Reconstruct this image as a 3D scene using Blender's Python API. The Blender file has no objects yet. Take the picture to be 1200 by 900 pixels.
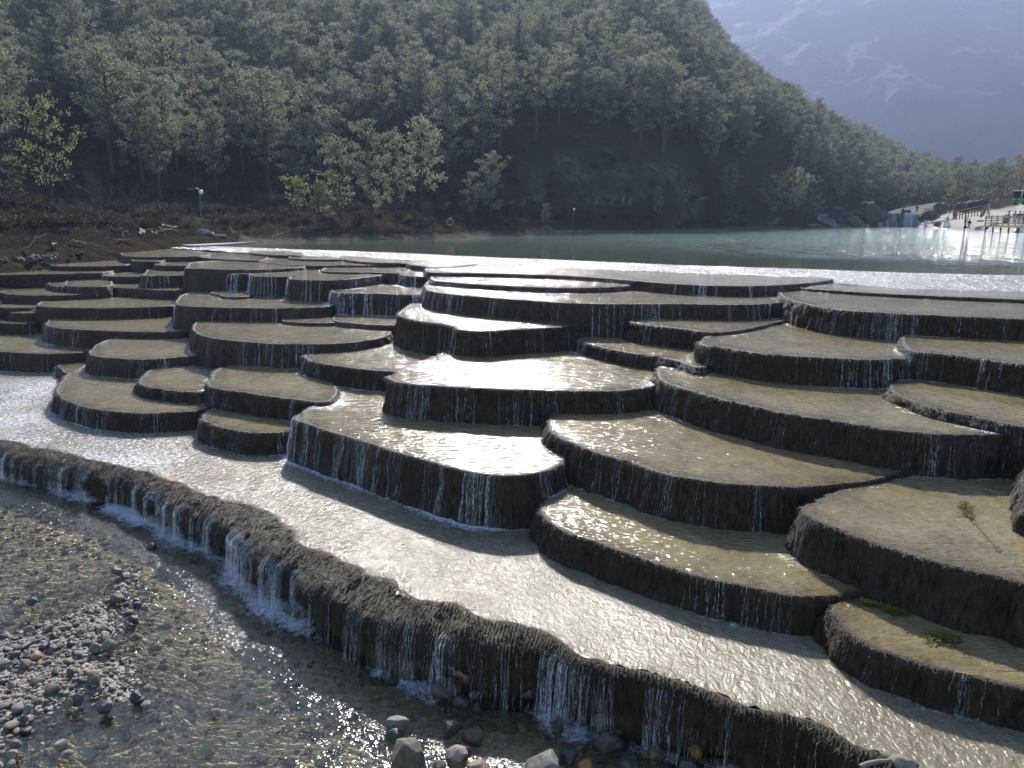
import bpy, bmesh, math, random
import numpy as np
from mathutils import Vector, Matrix, geometry
R = math.radians
rng = np.random.default_rng(7)
random.seed(7)
scene = bpy.context.scene
COL = scene.collection

# ------------------------------------------------------------------ camera, world, sun, exposure
PITCH = R(12.04)
CAMZ = 5.0
F = 900.0
cam = bpy.data.cameras.new("camera"); camo = bpy.data.objects.new("camera", cam); COL.objects.link(camo)
camo.location = (0, 0, CAMZ); camo.rotation_euler = (math.pi/2 - PITCH, 0, 0)
cam.sensor_width = 36; cam.lens = 36*F/1200; cam.clip_end = 20000; cam.clip_start = 0.05
scene.camera = camo
SUN_AZ, SUN_EL = R(-2.0), R(36)
world = bpy.data.worlds.new("World"); scene.world = world; world.use_nodes = True
wn = world.node_tree.nodes; wl = world.node_tree.links
bg = wn["Background"]; sky = wn.new("ShaderNodeTexSky"); sky.sky_type = 'NISHITA'; sky.sun_disc = False
sky.sun_elevation = SUN_EL; sky.sun_rotation = SUN_AZ; sky.altitude = 2500; sky.dust_density = 2.5
wl.new(sky.outputs[0], bg.inputs[0]); bg.inputs[1].default_value = 0.125
sd = Vector((math.sin(SUN_AZ)*math.cos(SUN_EL), math.cos(SUN_AZ)*math.cos(SUN_EL), math.sin(SUN_EL)))
sl = bpy.data.lights.new("sun", 'SUN'); slo = bpy.data.objects.new("sun", sl); COL.objects.link(slo)
sl.energy = 5.0; sl.angle = R(0.55); sl.color = (1, 0.965, 0.92)
slo.rotation_euler = sd.to_track_quat('Z', 'Y').to_euler(); slo.location = (0, 0, 60)
vs = scene.view_settings; vs.view_transform = 'Standard'; vs.look = 'None'; vs.gamma = 1; vs.use_curve_mapping = False
vs.exposure = 1.78
HAZE_DENSITY = 6.4e-4

# ------------------------------------------------------------------ projection helpers
CP, SP = math.cos(PITCH), math.sin(PITCH)
def W(x, y, H):
    """photo pixel on the level H metres below the eye"""
    dx = (x-600)/F; dv = -(y-450)/F
    dz = -SP + dv*CP; dy = CP + dv*SP
    t = -H/dz
    return np.array([dx*t, dy*t, CAMZ-H])
def proj(p):
    p = np.asarray(p, float); z = p[..., 2]-CAMZ
    d = p[..., 1]*CP - z*SP; v = p[..., 1]*SP + z*CP
    return 600+F*p[..., 0]/d, 450-F*v/d

# ------------------------------------------------------------------ numpy noise
def _h(ix, iy, iz, s):
    n = (ix*374761393 + iy*668265263 + iz*2147483647 + s*1274126177) & 0xFFFFFFFF
    n = ((n ^ (n >> 13))*1274126177) & 0xFFFFFFFF
    n = ((n ^ (n >> 16))*2246822519) & 0xFFFFFFFF
    return ((n ^ (n >> 15)) & 0xFFFFFF)/float(0xFFFFFF)*2-1
def vnoise(p, s=0):
    p = np.asarray(p, float); i = np.floor(p).astype(np.int64); f = p-i; f = f*f*f*(f*(f*6-15)+10)
    r = 0
    for dx in (0, 1):
        for dy in (0, 1):
            for dz in (0, 1):
                w = (f[..., 0] if dx else 1-f[..., 0])*(f[..., 1] if dy else 1-f[..., 1])*(f[..., 2] if dz else 1-f[..., 2])
                r = r + w*_h(i[..., 0]+dx, i[..., 1]+dy, i[..., 2]+dz, s)
    return r
def fbm(p, o=4, s=0, g=0.5):
    p = np.asarray(p, float); a = 1; r = 0; t = 0
    for k in range(o):
        r = r+a*vnoise(p*(2.03**k)+k*17.3, s+k); t += a; a *= g
    return r/t

# ------------------------------------------------------------------ objects
def tag(o, label=None, cat=None, group=None, kind=None):
    if label: o["label"] = label
    if cat: o["category"] = cat
    if group: o["group"] = group
    if kind: o["kind"] = kind
    return o
def empty(name, loc=(0, 0, 0), rz=0, label=None, cat=None, group=None):
    o = bpy.data.objects.new(name, None); COL.objects.link(o); o.location = loc; o.rotation_euler = (0, 0, rz)
    o.empty_display_size = 0.2
    return tag(o, label, cat, group)
def link(name, me, m=None, parent=None, loc=None):
    o = bpy.data.objects.new(name, me); COL.objects.link(o)
    if m is not None and len(me.materials) == 0: me.materials.append(m)
    if parent is not None: o.parent = parent
    if loc is not None: o.location = loc
    return o
def npmesh(name, V, Fc, m=None, parent=None, smooth=True, attrs=None, loc=None):
    """Fc: (n,4) or (n,3) array, or list of those"""
    V = np.asarray(V, np.float32)
    if isinstance(Fc, np.ndarray): Fc = [Fc]
    Fc = [np.asarray(f, np.int32) for f in Fc if len(f)]
    me = bpy.data.meshes.new(name)
    me.vertices.add(len(V)); me.vertices.foreach_set("co", V.ravel())
    nl = sum(f.size for f in Fc); nf = sum(len(f) for f in Fc)
    me.loops.add(nl); me.loops.foreach_set("vertex_index", np.concatenate([f.ravel() for f in Fc]))
    me.polygons.add(nf)
    tot = np.concatenate([np.full(len(f), f.shape[1], np.int32) for f in Fc])
    st = np.concatenate([[0], np.cumsum(tot)[:-1]]).astype(np.int32)
    me.polygons.foreach_set("loop_start", st)
    try: me.polygons.foreach_set("loop_total", tot)
    except Exception: pass
    me.polygons.foreach_set("use_smooth", np.full(nf, smooth))
    me.update(calc_edges=True); me.validate()
    if attrs:
        for k, a in attrs.items():
            at = me.attributes.new(k, 'FLOAT', 'POINT'); at.data.foreach_set("value", np.asarray(a, np.float32))
    return link(name, me, m, parent, loc)
class MB:
    """collects simple solids into ONE mesh"""
    def __init__(s): s.v = []; s.f = []
    def add(s, V, Fs):
        b = len(s.v); s.v += [tuple(p) for p in V]; s.f += [tuple(i+b for i in f) for f in Fs]
    def box(s, c, d, M=None, bev=0.0):
        x, y, z = d[0]/2, d[1]/2, d[2]/2
        V = [Vector((sx*x, sy*y, sz*z)) for sx in (-1, 1) for sy in (-1, 1) for sz in (-1, 1)]
        if M is not None: V = [M @ v for v in V]
        V = [v+Vector(c) for v in V]
        s.add(V, [(0, 1, 3, 2), (4, 6, 7, 5), (0, 4, 5, 1), (2, 3, 7, 6), (0, 2, 6, 4), (1, 5, 7, 3)])
    def tube(s, pts, rad, n=8, cap=True):
        pts = [Vector(p) for p in pts]
        if not hasattr(rad, '__len__'): rad = [rad]*len(pts)
        rings = []; b = len(s.v)
        for i, p in enumerate(pts):
            d = (pts[min(i+1, len(pts)-1)]-pts[max(i-1, 0)]).normalized()
            a = d.orthogonal().normalized() if abs(d.z) > .9 else d.cross(Vector((0, 0, 1))).normalized()
            c = d.cross(a)
            for k in range(n):
                t = 2*math.pi*k/n; s.v.append(tuple(p+(a*math.cos(t)+c*math.sin(t))*rad[i]))
        for i in range(len(pts)-1):
            for k in range(n):
                s.f.append((b+i*n+k, b+i*n+(k+1) % n, b+(i+1)*n+(k+1) % n, b+(i+1)*n+k))
        if cap:
            s.f.append(tuple(b+k for k in reversed(range(n)))); s.f.append(tuple(b+(len(pts)-1)*n+k for k in range(n)))
    def lathe(s, prof, n=12, c=(0, 0, 0)):
        b = len(s.v)
        for r, z in prof:
            for k in range(n):
                t = 2*math.pi*k/n; s.v.append((c[0]+r*math.cos(t), c[1]+r*math.sin(t), c[2]+z))
        for i in range(len(prof)-1):
            for k in range(n): s.f.append((b+i*n+k, b+i*n+(k+1) % n, b+(i+1)*n+(k+1) % n, b+(i+1)*n+k))
        s.f.append(tuple(b+k for k in reversed(range(n)))); s.f.append(tuple(b+(len(prof)-1)*n+k for k in range(n)))
    def build(s, name, m, parent=None, smooth=False, bevel=0):
        me = bpy.data.meshes.new(name); me.from_pydata(s.v, [], s.f)
        if smooth: me.polygons.foreach_set("use_smooth", [True]*len(me.polygons))
        me.update()
        if bevel:
            bm = bmesh.new(); bm.from_mesh(me)
            bmesh.ops.bevel(bm, geom=bm.edges[:], offset=bevel, segments=2, affect='EDGES', profile=.6); bm.to_mesh(me); bm.free()
        return link(name, me, m, parent)

# ------------------------------------------------------------------ materials
class NT:
    def __init__(s, name):
        s.m = bpy.data.materials.new(name); s.m.use_nodes = True; s.t = s.m.node_tree; s.t.nodes.clear()
        s.out = s.t.nodes.new("ShaderNodeOutputMaterial")
    def n(s, typ, ins=None, **kw):
        nd = s.t.nodes.new("ShaderNode"+typ)
        for k, v in kw.items(): setattr(nd, k, v)
        for k, v in (ins or {}).items():
            if isinstance(v, tuple) and len(v) == 2 and hasattr(v[0], 'outputs'): s.t.links.new(v[0].outputs[v[1]], nd.inputs[k])
            elif hasattr(v, 'outputs'): s.t.links.new(v.outputs[0], nd.inputs[k])
            elif hasattr(v, 'links'): s.t.links.new(v, nd.inputs[k])
            else:
                if isinstance(v, tuple) and len(v) == 3 and nd.inputs[k].type == 'RGBA': v = (*v, 1)
                nd.inputs[k].default_value = v
        return nd
    def coord(s, scale=(1, 1, 1), rot=(0, 0, 0), obj=False):
        g = s.n("TexCoord")
        return s.n("Mapping", {0: g.outputs["Object"] if obj else s.n("NewGeometry").outputs["Position"], "Scale": scale, "Rotation": rot})
    def noise(s, vec, scale, detail=4, rough=.55, dist=0):
        return s.n("TexNoise", {"Vector": vec, "Scale": scale, "Detail": detail, "Roughness": rough, "Distortion": dist})
    def ramp(s, fac, stops, interp='LINEAR'):
        r = s.n("ValToRGB", {0: fac}); e = r.color_ramp; e.interpolation = interp
        while len(e.elements) < len(stops): e.elements.new(.5)
        for el, (p, c) in zip(e.elements, stops):
            el.position = p; el.color = (*c, 1) if hasattr(c, '__len__') else (c, c, c, 1)
        return r
    def mix(s, f, a, b, mode='MIX'):
        nd = s.t.nodes.new("ShaderNodeMix"); nd.data_type = 'RGBA'; nd.blend_type = mode
        for k, v in ((0, f), (6, a), (7, b)):
            if hasattr(v, 'outputs'): s.t.links.new(v.outputs[2] if v.bl_idname == 'ShaderNodeMix' else v.outputs[0], nd.inputs[k])
            elif hasattr(v, 'links'): s.t.links.new(v, nd.inputs[k])
            else: nd.inputs[k].default_value = (*v, 1) if hasattr(v, '__len__') else v
        return nd.outputs[2]
    def math(s, op, a, b=0, clamp=False):
        return s.n("Math", {0: a, 1: b}, operation=op, use_clamp=clamp)
    def attr(s, name): return s.n("Attribute", attribute_name=name).outputs["Fac"]
    def bump(s, h, strength=.5, dist=.02, normal=None):
        d = {"Height": h, "Strength": strength, "Distance": dist}
        if normal is not None: d["Normal"] = normal
        return s.n("Bump", d)
    def pbsdf(s, **k):
        d = {}
        for a, v in k.items(): d[a.replace('_', ' ').title().replace('Ior', 'IOR')] = v
        return s.n("BsdfPrincipled", d)
    def done(s, sh): s.t.links.new(sh.outputs[0] if hasattr(sh, 'outputs') else sh, s.out.inputs[0]); return s.m

def simple(name, col, rough=.7, var=.25, scale=6, bump=.2, metal=0):
    t = NT(name); c = t.coord(obj=True); n = t.noise(c, scale, 5)
    cc = t.mix(n.outputs[0], tuple(v*(1-var) for v in col), tuple(min(1, v*(1+var)) for v in col))
    return t.done(t.pbsdf(base_color=cc, roughness=rough, metallic=metal, normal=t.bump(n.outputs[0], bump, .01)))

def pool_mat(name, tan1, tan2, sa, amp, ang=0., fine=1.0, rough=.07, foam_thr=.5, flow=(1, 2.2, 1)):
    t = NT(name); P = t.coord(); Pr = t.coord(flow, (0, 0, ang))
    a = t.noise(P, .9, 5, .6); b = t.noise(P, 7, 4, .6)
    col = t.mix(t.ramp(a, [(.35, 0), (.65, 1)]), tan1, tan2)
    col = t.mix(t.math('MULTIPLY', t.ramp(b, [(.45, 0), (.8, 1)]), .35), col, tuple(v*.55 for v in tan1))
    st = t.noise(t.coord((1.6, .7, 1), (0, 0, .5)), 2.1, 6, .68, .9)
    col = t.mix(t.math('MULTIPLY', t.ramp(st, [(.50, 0), (.66, 1)]), .55), col, (.095, .078, .036))
    col = t.mix(t.math('MULTIPLY', t.ramp(st, [(.30, 1), (.42, 0)]), .5), col, tuple(min(1, v*1.35) for v in tan2))
    edge = t.attr("edge")                                   # brown algae growing along the lip
    e2 = t.math('MULTIPLY', edge, t.ramp(t.noise(P, 3, 4), [(.3, .15), (.65, 1)]), True)
    col = t.mix(e2, col, (.055, .036, .016))
    foam = t.attr("foam")
    fn = t.noise(t.coord((1, 1, 1)), 16, 5, .7, .6)
    fm = t.math('MULTIPLY', t.math('SUBTRACT', t.math('ADD', foam, t.math('MULTIPLY', fn, 1.0)), .92), 3.2, True)
    col = t.mix(fm, col, (.72, .75, .78))
    w1 = t.noise(Pr, sa, 2, .5, .4); w2 = t.noise(Pr, sa*2.7, 2, .5, .2); w3 = t.noise(P, sa*7, 1, .5)
    hgt = t.math('ADD', t.math('ADD', w1, t.math('MULTIPLY', w2, .45*fine)), t.math('MULTIPLY', w3, .05*fine))
    hgt = t.math('ADD', hgt, t.math('MULTIPLY', t.math('MULTIPLY', foam, fn), 1.6))
    rg = t.math('ADD', t.math('MULTIPLY', fm, .45), rough)
    return t.done(t.pbsdf(base_color=col, roughness=rg, ior=1.4, normal=t.bump(hgt, 1, amp)))
M = {}
M['pool_calm'] = pool_mat("murky_pool_water", (.17, .138, .068), (.235, .193, .103), 5.2, .0290, .3, .8, .08)
M['pool_ripple'] = pool_mat("rippled_pool_water", (.17, .136, .066), (.24, .193, .10), 5.5, .0340, .15, .7, .075, flow=(1, 2.6, 1))
M['shelf_water'] = pool_mat("rushing_shelf_water", (.15, .13, .083), (.21, .182, .122), 7.5, .0300, .7, .85, .08, flow=(1.6, 1.0, 1))
M['spill_water'] = pool_mat("spillway_water", (.23, .21, .17), (.29, .27, .23), 5, .060, 0., 1.3, .12, flow=(1.4, .3, 1))

def wall_mat(name, moss, c1=(.009, .006, .004), c2=(.092, .058, .030)):
    t = NT(name); P = t.coord((1, 1, .22)); Q = t.coord()
    n1 = t.noise(P, 26, 6, .65, .3); n2 = t.noise(Q, 3.2, 4, .6); n3 = t.noise(Q, 55, 4, .7)
    col = t.mix(t.ramp(n1, [(.38, 0), (.68, 1)]), c1, c2)
    col = t.mix(t.math('MULTIPLY', t.ramp(n2, [(.45, 0), (.7, 1)]), moss), col, (.058, .050, .014))
    col = t.mix(t.math('MULTIPLY', t.math('MULTIPLY', t.attr('lip'), t.ramp(n2, [(.35, .2), (.62, 1)])), .55), col, (.060, .045, .016))
    h = t.math('ADD', n1, t.math('MULTIPLY', n3, .5))
    return t.done(t.pbsdf(base_color=col, roughness=t.ramp(n3, [(.3, .40), (.7, .7)]).outputs[0], ior=1.4, normal=t.bump(h, 1, .05)))
M['wall'] = wall_mat("wet_algae_rock", .35)
M['moss'] = wall_mat("wet_brown_moss", .6, (.018, .012, .005), (.075, .050, .021))

def fall_mat(name, dens, col=(.78, .82, .86)):
    t = NT(name); P = t.coord((1, 1, .12)); n = t.noise(P, 60, 4, .7); n2 = t.noise(t.coord((1, 1, .5)), 35, 4, .7)
    f = t.math('MULTIPLY', t.ramp(n, [(.38, 0), (.62, 1)]), t.ramp(n2, [(.3, .25), (.65, 1)]))
    f = t.math('MULTIPLY', f, dens)
    p = t.pbsdf(base_color=col, roughness=.25, ior=1.33, normal=t.bump(n2, .8, .02))
    tl = t.n("BsdfTranslucent", {0: (*col, 1)})
    w = t.n("MixShader", {0: .3, 1: p, 2: tl})
    return t.done(t.n("MixShader", {0: f, 1: t.n("BsdfTransparent"), 2: w}))
M['fall'] = fall_mat("falling_water", .42)
M['fall_strong'] = fall_mat("white_falling_water", .7)

def clear_water():
    t = NT("clear_river_water"); P = t.coord((1, 1.8, 1), (0, 0, -.35)); Q = t.coord()
    w1 = t.noise(P, 5.5, 2, .5, .5); w2 = t.noise(P, 16, 2, .5, .3); w3 = t.noise(Q, 46, 1, .5)
    rough = t.attr("rough")
    hh = t.math('ADD', t.math('ADD', w1, t.math('MULTIPLY', w2, .4)), t.math('MULTIPLY', w3, .12))
    hh = t.math('MULTIPLY', hh, rough)
    foam = t.attr("foam"); fn = t.noise(Q, 11, 6, .72, .8)
    fm = t.math('MULTIPLY', t.math('SUBTRACT', t.math('ADD', foam, fn), .95), 2.6, True)
    hh = t.math('ADD', hh, t.math('MULTIPLY', t.math('MULTIPLY', foam, fn), 1.5))
    bp = t.bump(hh, 1, .075)
    fr = t.n("Fresnel", {"IOR": 1.33, "Normal": bp})
    gl = t.n("BsdfAnisotropic", {"Color": (1, 1, 1, 1), "Roughness": .12, "Normal": bp})
    tr = t.n("BsdfTransparent", {0: (.90, .85, .68, 1)})
    mx = t.n("MixShader", {0: fr, 1: tr, 2: gl})
    fo = t.pbsdf(base_color=(.75, .79, .83), roughness=.45, normal=bp)
    return t.done(t.n("MixShader", {0: fm, 1: mx, 2: fo}))
M['clear'] = clear_water()

def lake_mat():
    t = NT("turquoise_lake_water"); P = t.coord((1.8, .6, 1)); gust = t.ramp(t.noise(t.coord((2.4, .22, 1)), 1., 3, .7), [(.42, .04), (.6, 1)])
    w1 = t.noise(P, 1.9, 3, .7, .2); w2 = t.noise(t.coord((1, 1, 1)), 2.4, 2, .6)
    near = t.n("MapRange", {0: t.attr("calm"), 1: 0., 2: 1., 3: 1., 4: .03})
    h = t.math('MULTIPLY', t.math('ADD', w1, t.math('MULTIPLY', w2, .3)), t.math('MULTIPLY', near, gust))
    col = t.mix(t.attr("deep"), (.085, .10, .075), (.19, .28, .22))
    return t.done(t.pbsdf(base_color=col, roughness=.06, ior=1.33, normal=t.bump(h, 1, .15)))
M['lake'] = lake_mat()

def rock_mat(name, c1, c2, rough=.75, wet=0):
    t = NT(name); c = t.coord(obj=True); r = t.n("ObjectInfo").outputs["Random"]
    v = t.n("VectorMath", {0: c, 1: t.n("CombineXYZ", {0: t.math('MULTIPLY', r, 40)})}, operation='ADD')
    n = t.noise(v, 7, 7, .65); n2 = t.noise(v, 38, 4, .7); n3 = t.noise(v, 2.2, 3, .6, .8)
    col = t.mix(t.ramp(n, [(.32, 0), (.68, 1)]), c1, c2)
    col = t.mix(t.math('MULTIPLY', t.ramp(n2, [(.5, 0), (.7, 1)]), .5), col, tuple(x*.45 for x in c1))
    col = t.mix(t.math('MULTIPLY', t.ramp(n3, [(.52, 0), (.6, 1)]), .35), col, tuple(min(1, x*1.5) for x in c2))
    hs = t.n("HueSaturation", {"Color": col, "Value": t.n("MapRange", {0: r, 3: .7, 4: 1.25}).outputs[0], "Saturation": t.n("MapRange", {0: r, 3: 1.25, 4: .75}).outputs[0]})
    return t.done(t.pbsdf(base_color=hs.outputs[0], roughness=rough, normal=t.bump(t.math('ADD', n, t.math('MULTIPLY', n2, .5)), .7, .012)))
M['rock_grey'] = rock_mat("grey_stone", (.085, .076, .056), (.18, .162, .122))
M['rock_tan'] = rock_mat("tan_stone", (.12, .09, .058), (.22, .18, .125))
M['rock_brown'] = rock_mat("wet_brown_stone", (.045, .032, .022), (.10, .07, .045), .4)
M['rock_dark'] = rock_mat("wet_dark_stone", (.025, .024, .022), (.07, .065, .055), .3)
M['rock_far'] = rock_mat('dull_dark_stone', (.025, .025, .024), (.075, .07, .062), .9)
M['rock_orange'] = rock_mat("rusty_stone", (.20, .10, .04), (.36, .21, .10), .6)

def bed_mat():
    t = NT("river_gravel_bed"); P = t.coord()
    v = t.n("TexVoronoi", {"Vector": P, "Scale": 13., "Randomness": 1.}); v2 = t.n("TexVoronoi", {"Vector": P, "Scale": 34.})
    n = t.noise(P, 1.3, 4, .6)
    c = t.mix(t.n("SeparateColor", {0: v.outputs["Color"]}).outputs[0], (.36, .31, .20), (.58, .52, .37))
    c = t.mix(t.math('MULTIPLY', t.ramp(n, [(.42, 0), (.66, 1)]), .55), c, (.30, .235, .12))
    c = t.mix(t.math('MULTIPLY', t.ramp(v.outputs["Distance"], [(.4, 0), (.8, 1)]), .5), c, (.09, .08, .05))
    c = t.mix(.35, c, t.n("HueSaturation", {"Color": v2.outputs["Color"], "Saturation": .15, "Value": .35}).outputs[0])
    c = t.mix(t.attr('dry'), c, t.mix(n, (.06, .056, .046), (.12, .112, .095)))
    h = t.math('ADD', t.math('MULTIPLY', v.outputs["Distance"], -1), t.math('MULTIPLY', v2.outputs["Distance"], -.4))
    return t.done(t.pbsdf(base_color=c, roughness=.6, normal=t.bump(h, .8, .04)))
M['bed'] = bed_mat()

def hill_mat():
    t = NT("dry_hillside_soil"); P = t.coord()
    n = t.noise(P, .12, 6, .65); n2 = t.noise(P, .9, 6, .7); n3 = t.noise(t.coord((1, 1, .35)), .8, 6, .7, .8)
    c = t.mix(t.ramp(n2, [(.3, 0), (.7, 1)]), (.024, .019, .014), (.060, .049, .037))
    c = t.mix(t.ramp(n, [(.4, 0), (.65, 1)]), c, (.044, .038, .024))
    sc = t.math('MULTIPLY', t.attr("scree"), t.ramp(n3, [(.42, 0), (.56, 1)]), True)
    c = t.mix(t.math('MULTIPLY', sc, .7), c, (.17, .15, .13))
    c = t.mix(t.math('MULTIPLY', t.attr("trail"), t.ramp(n2, [(.25, .4), (.6, 1)]), True), c, (.22, .19, .15))
    c = t.mix(t.attr('beach'), c, t.mix(n2, (.36, .33, .28), (.52, .48, .42)))
    return t.done(t.pbsdf(base_color=c, roughness=1., specular_ior_level=.0, normal=t.bump(t.math('ADD', n2, t.math('MULTIPLY', n3, .6)), 1, .5)))
M['hill'] = hill_mat()
def mountain_mat():
    t = NT("mountain_rock"); P = t.coord((.001, .001, .001)); a = t.noise(P, 6, 8, .65, .6); b = t.noise(t.coord((.001, .001, .0004)), 14, 9, .7, 1.2)
    c = t.mix(t.ramp(a, [(.42, 0), (.6, 1)]), (.02, .027, .022), (.07, .07, .066))
    c = t.mix(t.ramp(b, [(.56, 0), (.66, 1)]), c, (.10, .10, .10))
    return t.done(t.pbsdf(base_color=c, roughness=.95, normal=t.bump(b, 1, 40)))
M['mountain'] = mountain_mat()
M['ground'] = simple("riverbed_soil", (.12, .1, .07), .95, .3, .5)
M['concrete'] = simple("weathered_concrete", (.22, .22, .22), .85, .25, 2)
M['bark'] = simple("pine_bark", (.065, .048, .036), .95, .35, 5)
M['deadwood'] = simple("bleached_driftwood", (.17, .15, .12), .9, .3, 6)
M['twig'] = simple("bare_grey_brown_twigs", (.085, .065, .055), .95, .3, 3)
def leaf_mat(name, c1, c2, tr=.4):
    t = NT(name); r = t.n("ObjectInfo").outputs["Random"]; n = t.noise(t.coord(obj=True), .8, 3)
    f = t.math('ADD', t.math('MULTIPLY', n, .6), t.math('MULTIPLY', r, .5), True)
    c = t.mix(f, c1, c2)
    d = t.pbsdf(base_color=c, roughness=.75, ior=1.3); l = t.n("BsdfTranslucent", {0: c})
    return t.done(t.n("MixShader", {0: tr, 1: d, 2: l}))
M['needle'] = leaf_mat("pine_needles", (.115, .13, .08), (.285, .29, .19), .5)
M['needle_yellow'] = leaf_mat("yellow_green_needles", (.15, .165, .065), (.27, .27, .115), .5)
M['rust_leaf'] = leaf_mat("rust_brown_leaves", (.12, .07, .055), (.20, .13, .10))
M['brush'] = leaf_mat("dry_brush", (.032, .027, .019), (.070, .060, .040), .3)
M['algae'] = leaf_mat("green_algae", (.10, .105, .02), (.18, .175, .04), .3)

# ------------------------------------------------------------------ terraces
def inside(poly, P):
    x, y = P[:, 0], P[:, 1]; a = poly; b = np.roll(poly, -1, 0); r = np.zeros(len(P), bool)
    lo, hi = a.min(0), a.max(0)
    sel = np.where((x >= lo[0]) & (x <= hi[0]) & (y >= lo[1]) & (y <= hi[1]))[0]
    if len(sel) == 0: return r
    xs, ys = x[sel][:, None], y[sel][:, None]
    c = (a[:, 1] > ys) != (b[:, 1] > ys)
    with np.errstate(divide='ignore', invalid='ignore'):
        xi = (b[:, 0]-a[:, 0])*(ys-a[:, 1])/(b[:, 1]-a[:, 1])+a[:, 0]
    r[sel] = (np.sum(c & (xs < xi), 1) % 2) == 1
    return r
def spline(P, ds, closed=True):
    P = np.asarray(P, float); n = len(P); out = []
    rngi = range(n if closed else n-1)
    for i in rngi:
        if closed: p0, p1, p2, p3 = P[(i-1) % n], P[i], P[(i+1) % n], P[(i+2) % n]
        else: p0, p1, p2, p3 = P[max(i-1, 0)], P[i], P[i+1], P[min(i+2, n-1)]
        d1 = max(np.linalg.norm(p2-p1), 1e-6); d0 = max(np.linalg.norm(p1-p0), 1e-6); d2 = max(np.linalg.norm(p3-p2), 1e-6)
        a0, a1, a2 = d0**.5, d1**.5, d2**.5
        m1 = (p2-p1) + a1*((p1-p0)/a0 - (p2-p0)/(a0+a1)); m2 = (p2-p1) + a1*((p3-p2)/a2 - (p3-p1)/(a1+a2))
        k = max(2, int(d1/ds*1.2)); t = np.linspace(0, 1, k, endpoint=False)[:, None]
        out.append((2*t**3-3*t**2+1)*p1+(t**3-2*t**2+t)*m1+(-2*t**3+3*t**2)*p2+(t**3-t**2)*m2)
    q = np.concatenate(out)
    if not closed: q = np.concatenate([q, P[-1:]])
    c = np.concatenate([q, q[:1]]) if closed else q
    L = np.concatenate([[0], np.cumsum(np.linalg.norm(np.diff(c, axis=0), axis=1))])
    m = max(8, int(L[-1]/ds)); s = np.linspace(0, L[-1], m, endpoint=not closed)
    return np.stack([np.interp(s, L, c[:, k]) for k in range(c.shape[1])], 1)

LAKE_H = 1.5
T = []   # name, level, label, rim pixels, options
def t_(label, H, pts, **o): T.append(dict(label=label, H=H, pts=pts, o=o))
# --- right hand stair, front to back
t_("low brown-lipped terrace at the lower right corner with yellow algae floating on its water", 3.95,
   [(974,713),(985,726),(996,741),(1027,759),(1064,771),(1102,783),(1151,794),(1200,807),(1320,835),(1340,745),(1200,715),(1060,690),(1000,697)], mat='pool_ripple', flow=.12, moss=.8)
t_("half-moon terrace with glittering left tip, standing on the broad front shelf", 3.9,
   [(634,592),(638,603),(650,615),(667,624),(697,635),(742,650),(777,662),(820,675),(860,684),(892,690),(920,696),(950,698),(980,696),(1012,690),(1050,670),(1020,632),(900,595),(760,560),(672,562),(645,580)], mat='pool_ripple', flow=.2, moss=.7)
t_("wide terrace at the right edge with a weed strand across its pale water", 3.37,
   [(943,598),(959,609),(996,624),(1042,641),(1087,654),(1121,664),(1159,673),(1200,683),(1330,712),(1330,600),(1230,565),(1150,552),(1062,548),(1000,570),(958,588)], mat='pool_ripple', flow=.16, moss=.5)
t_("large half-moon terrace above the glittering-tip terrace, its rippled water ending in a long dark wall", 3.32,
   [(652,482),(644,490),(643,499),(648,507),(658,513),(676,520),(698,529),(720,536),(748,544),(768,551),(792,557),(820,562),(850,566),(885,568),(933,570),(985,566),(1033,559),(1075,548),(1075,522),(900,486),(790,462),(700,466)], mat='pool_ripple', flow=.2, moss=.35)
t_("rough wet terrace end poking in at the right edge beside the algae strand pool", 3.0,
   [(1206,558),(1208,574),(1217,590),(1240,600),(1330,612),(1340,545),(1250,530),(1214,540)], mat='pool_ripple', flow=.2, moss=.6)
t_("very long curved terrace sweeping to the right edge below two stacked shorter terraces", 2.8,
   [(772,439),(778,446),(792,452),(820,460),(840,466),(880,475),(933,486),(987,494),(1033,502),(1083,507),(1133,509),(1183,508),(1260,500),(1300,470),(1180,440),(1040,432),(900,425),(800,418),(776,428)], mat='pool_ripple', flow=.22, moss=.3)
t_("low slanting terrace with a lumpy glinting rim beside the right edge", 2.66,
   [(1045,456),(1053,463),(1077,472),(1100,479),(1133,486),(1167,493),(1200,500),(1300,510),(1320,450),(1180,430),(1080,428),(1050,446)], mat='pool_ripple', flow=.3, moss=.3)
t_("terrace at the right edge with rough glinting left wall under the long straight-rimmed one", 2.2,
   [(1060,399),(1062,406),(1070,411),(1095,414),(1133,418),(1200,427),(1300,436),(1320,395),(1180,380),(1070,386)], mat='pool_ripple', flow=.3, moss=.3)
t_("semicircular terrace with a bright fall entering at its upper corner, right of the middle", 2.32,
   [(824,398),(822,403),(832,405),(850,407),(883,413),(933,417),(987,420),(1035,421),(1070,418),(1090,400),(1000,375),(915,366),(850,385)], mat='pool_ripple', flow=.3, moss=.3)
t_("narrow pointed terrace tucked beneath the long upper wall, tapering to the right", 2.25,
   [(738,374),(744,378),(770,382),(800,385),(833,389),(862,387),(900,379),(922,373),(918,362),(800,362),(750,366)], mat='pool_ripple', flow=.3, moss=.2)
t_("thin sloping terrace squeezed between the big central pool and the pointed terrace", 2.66,
   [(667,393),(680,399),(700,405),(733,412),(767,417),(795,422),(820,430),(832,412),(815,392),(740,378),(685,380)], mat='pool_ripple', flow=.25, moss=.2)
t_("big oval central terrace with a tall dark front wall, between the two front pools", 2.93,
   [(457,442),(463,447),(485,450),(510,452),(567,455),(633,457),(700,458),(740,456),(768,451),(785,438),(775,424),(672,400),(600,402),(536,407),(505,420),(472,433)], mat='pool_calm', flow=.16, moss=.2)
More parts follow.
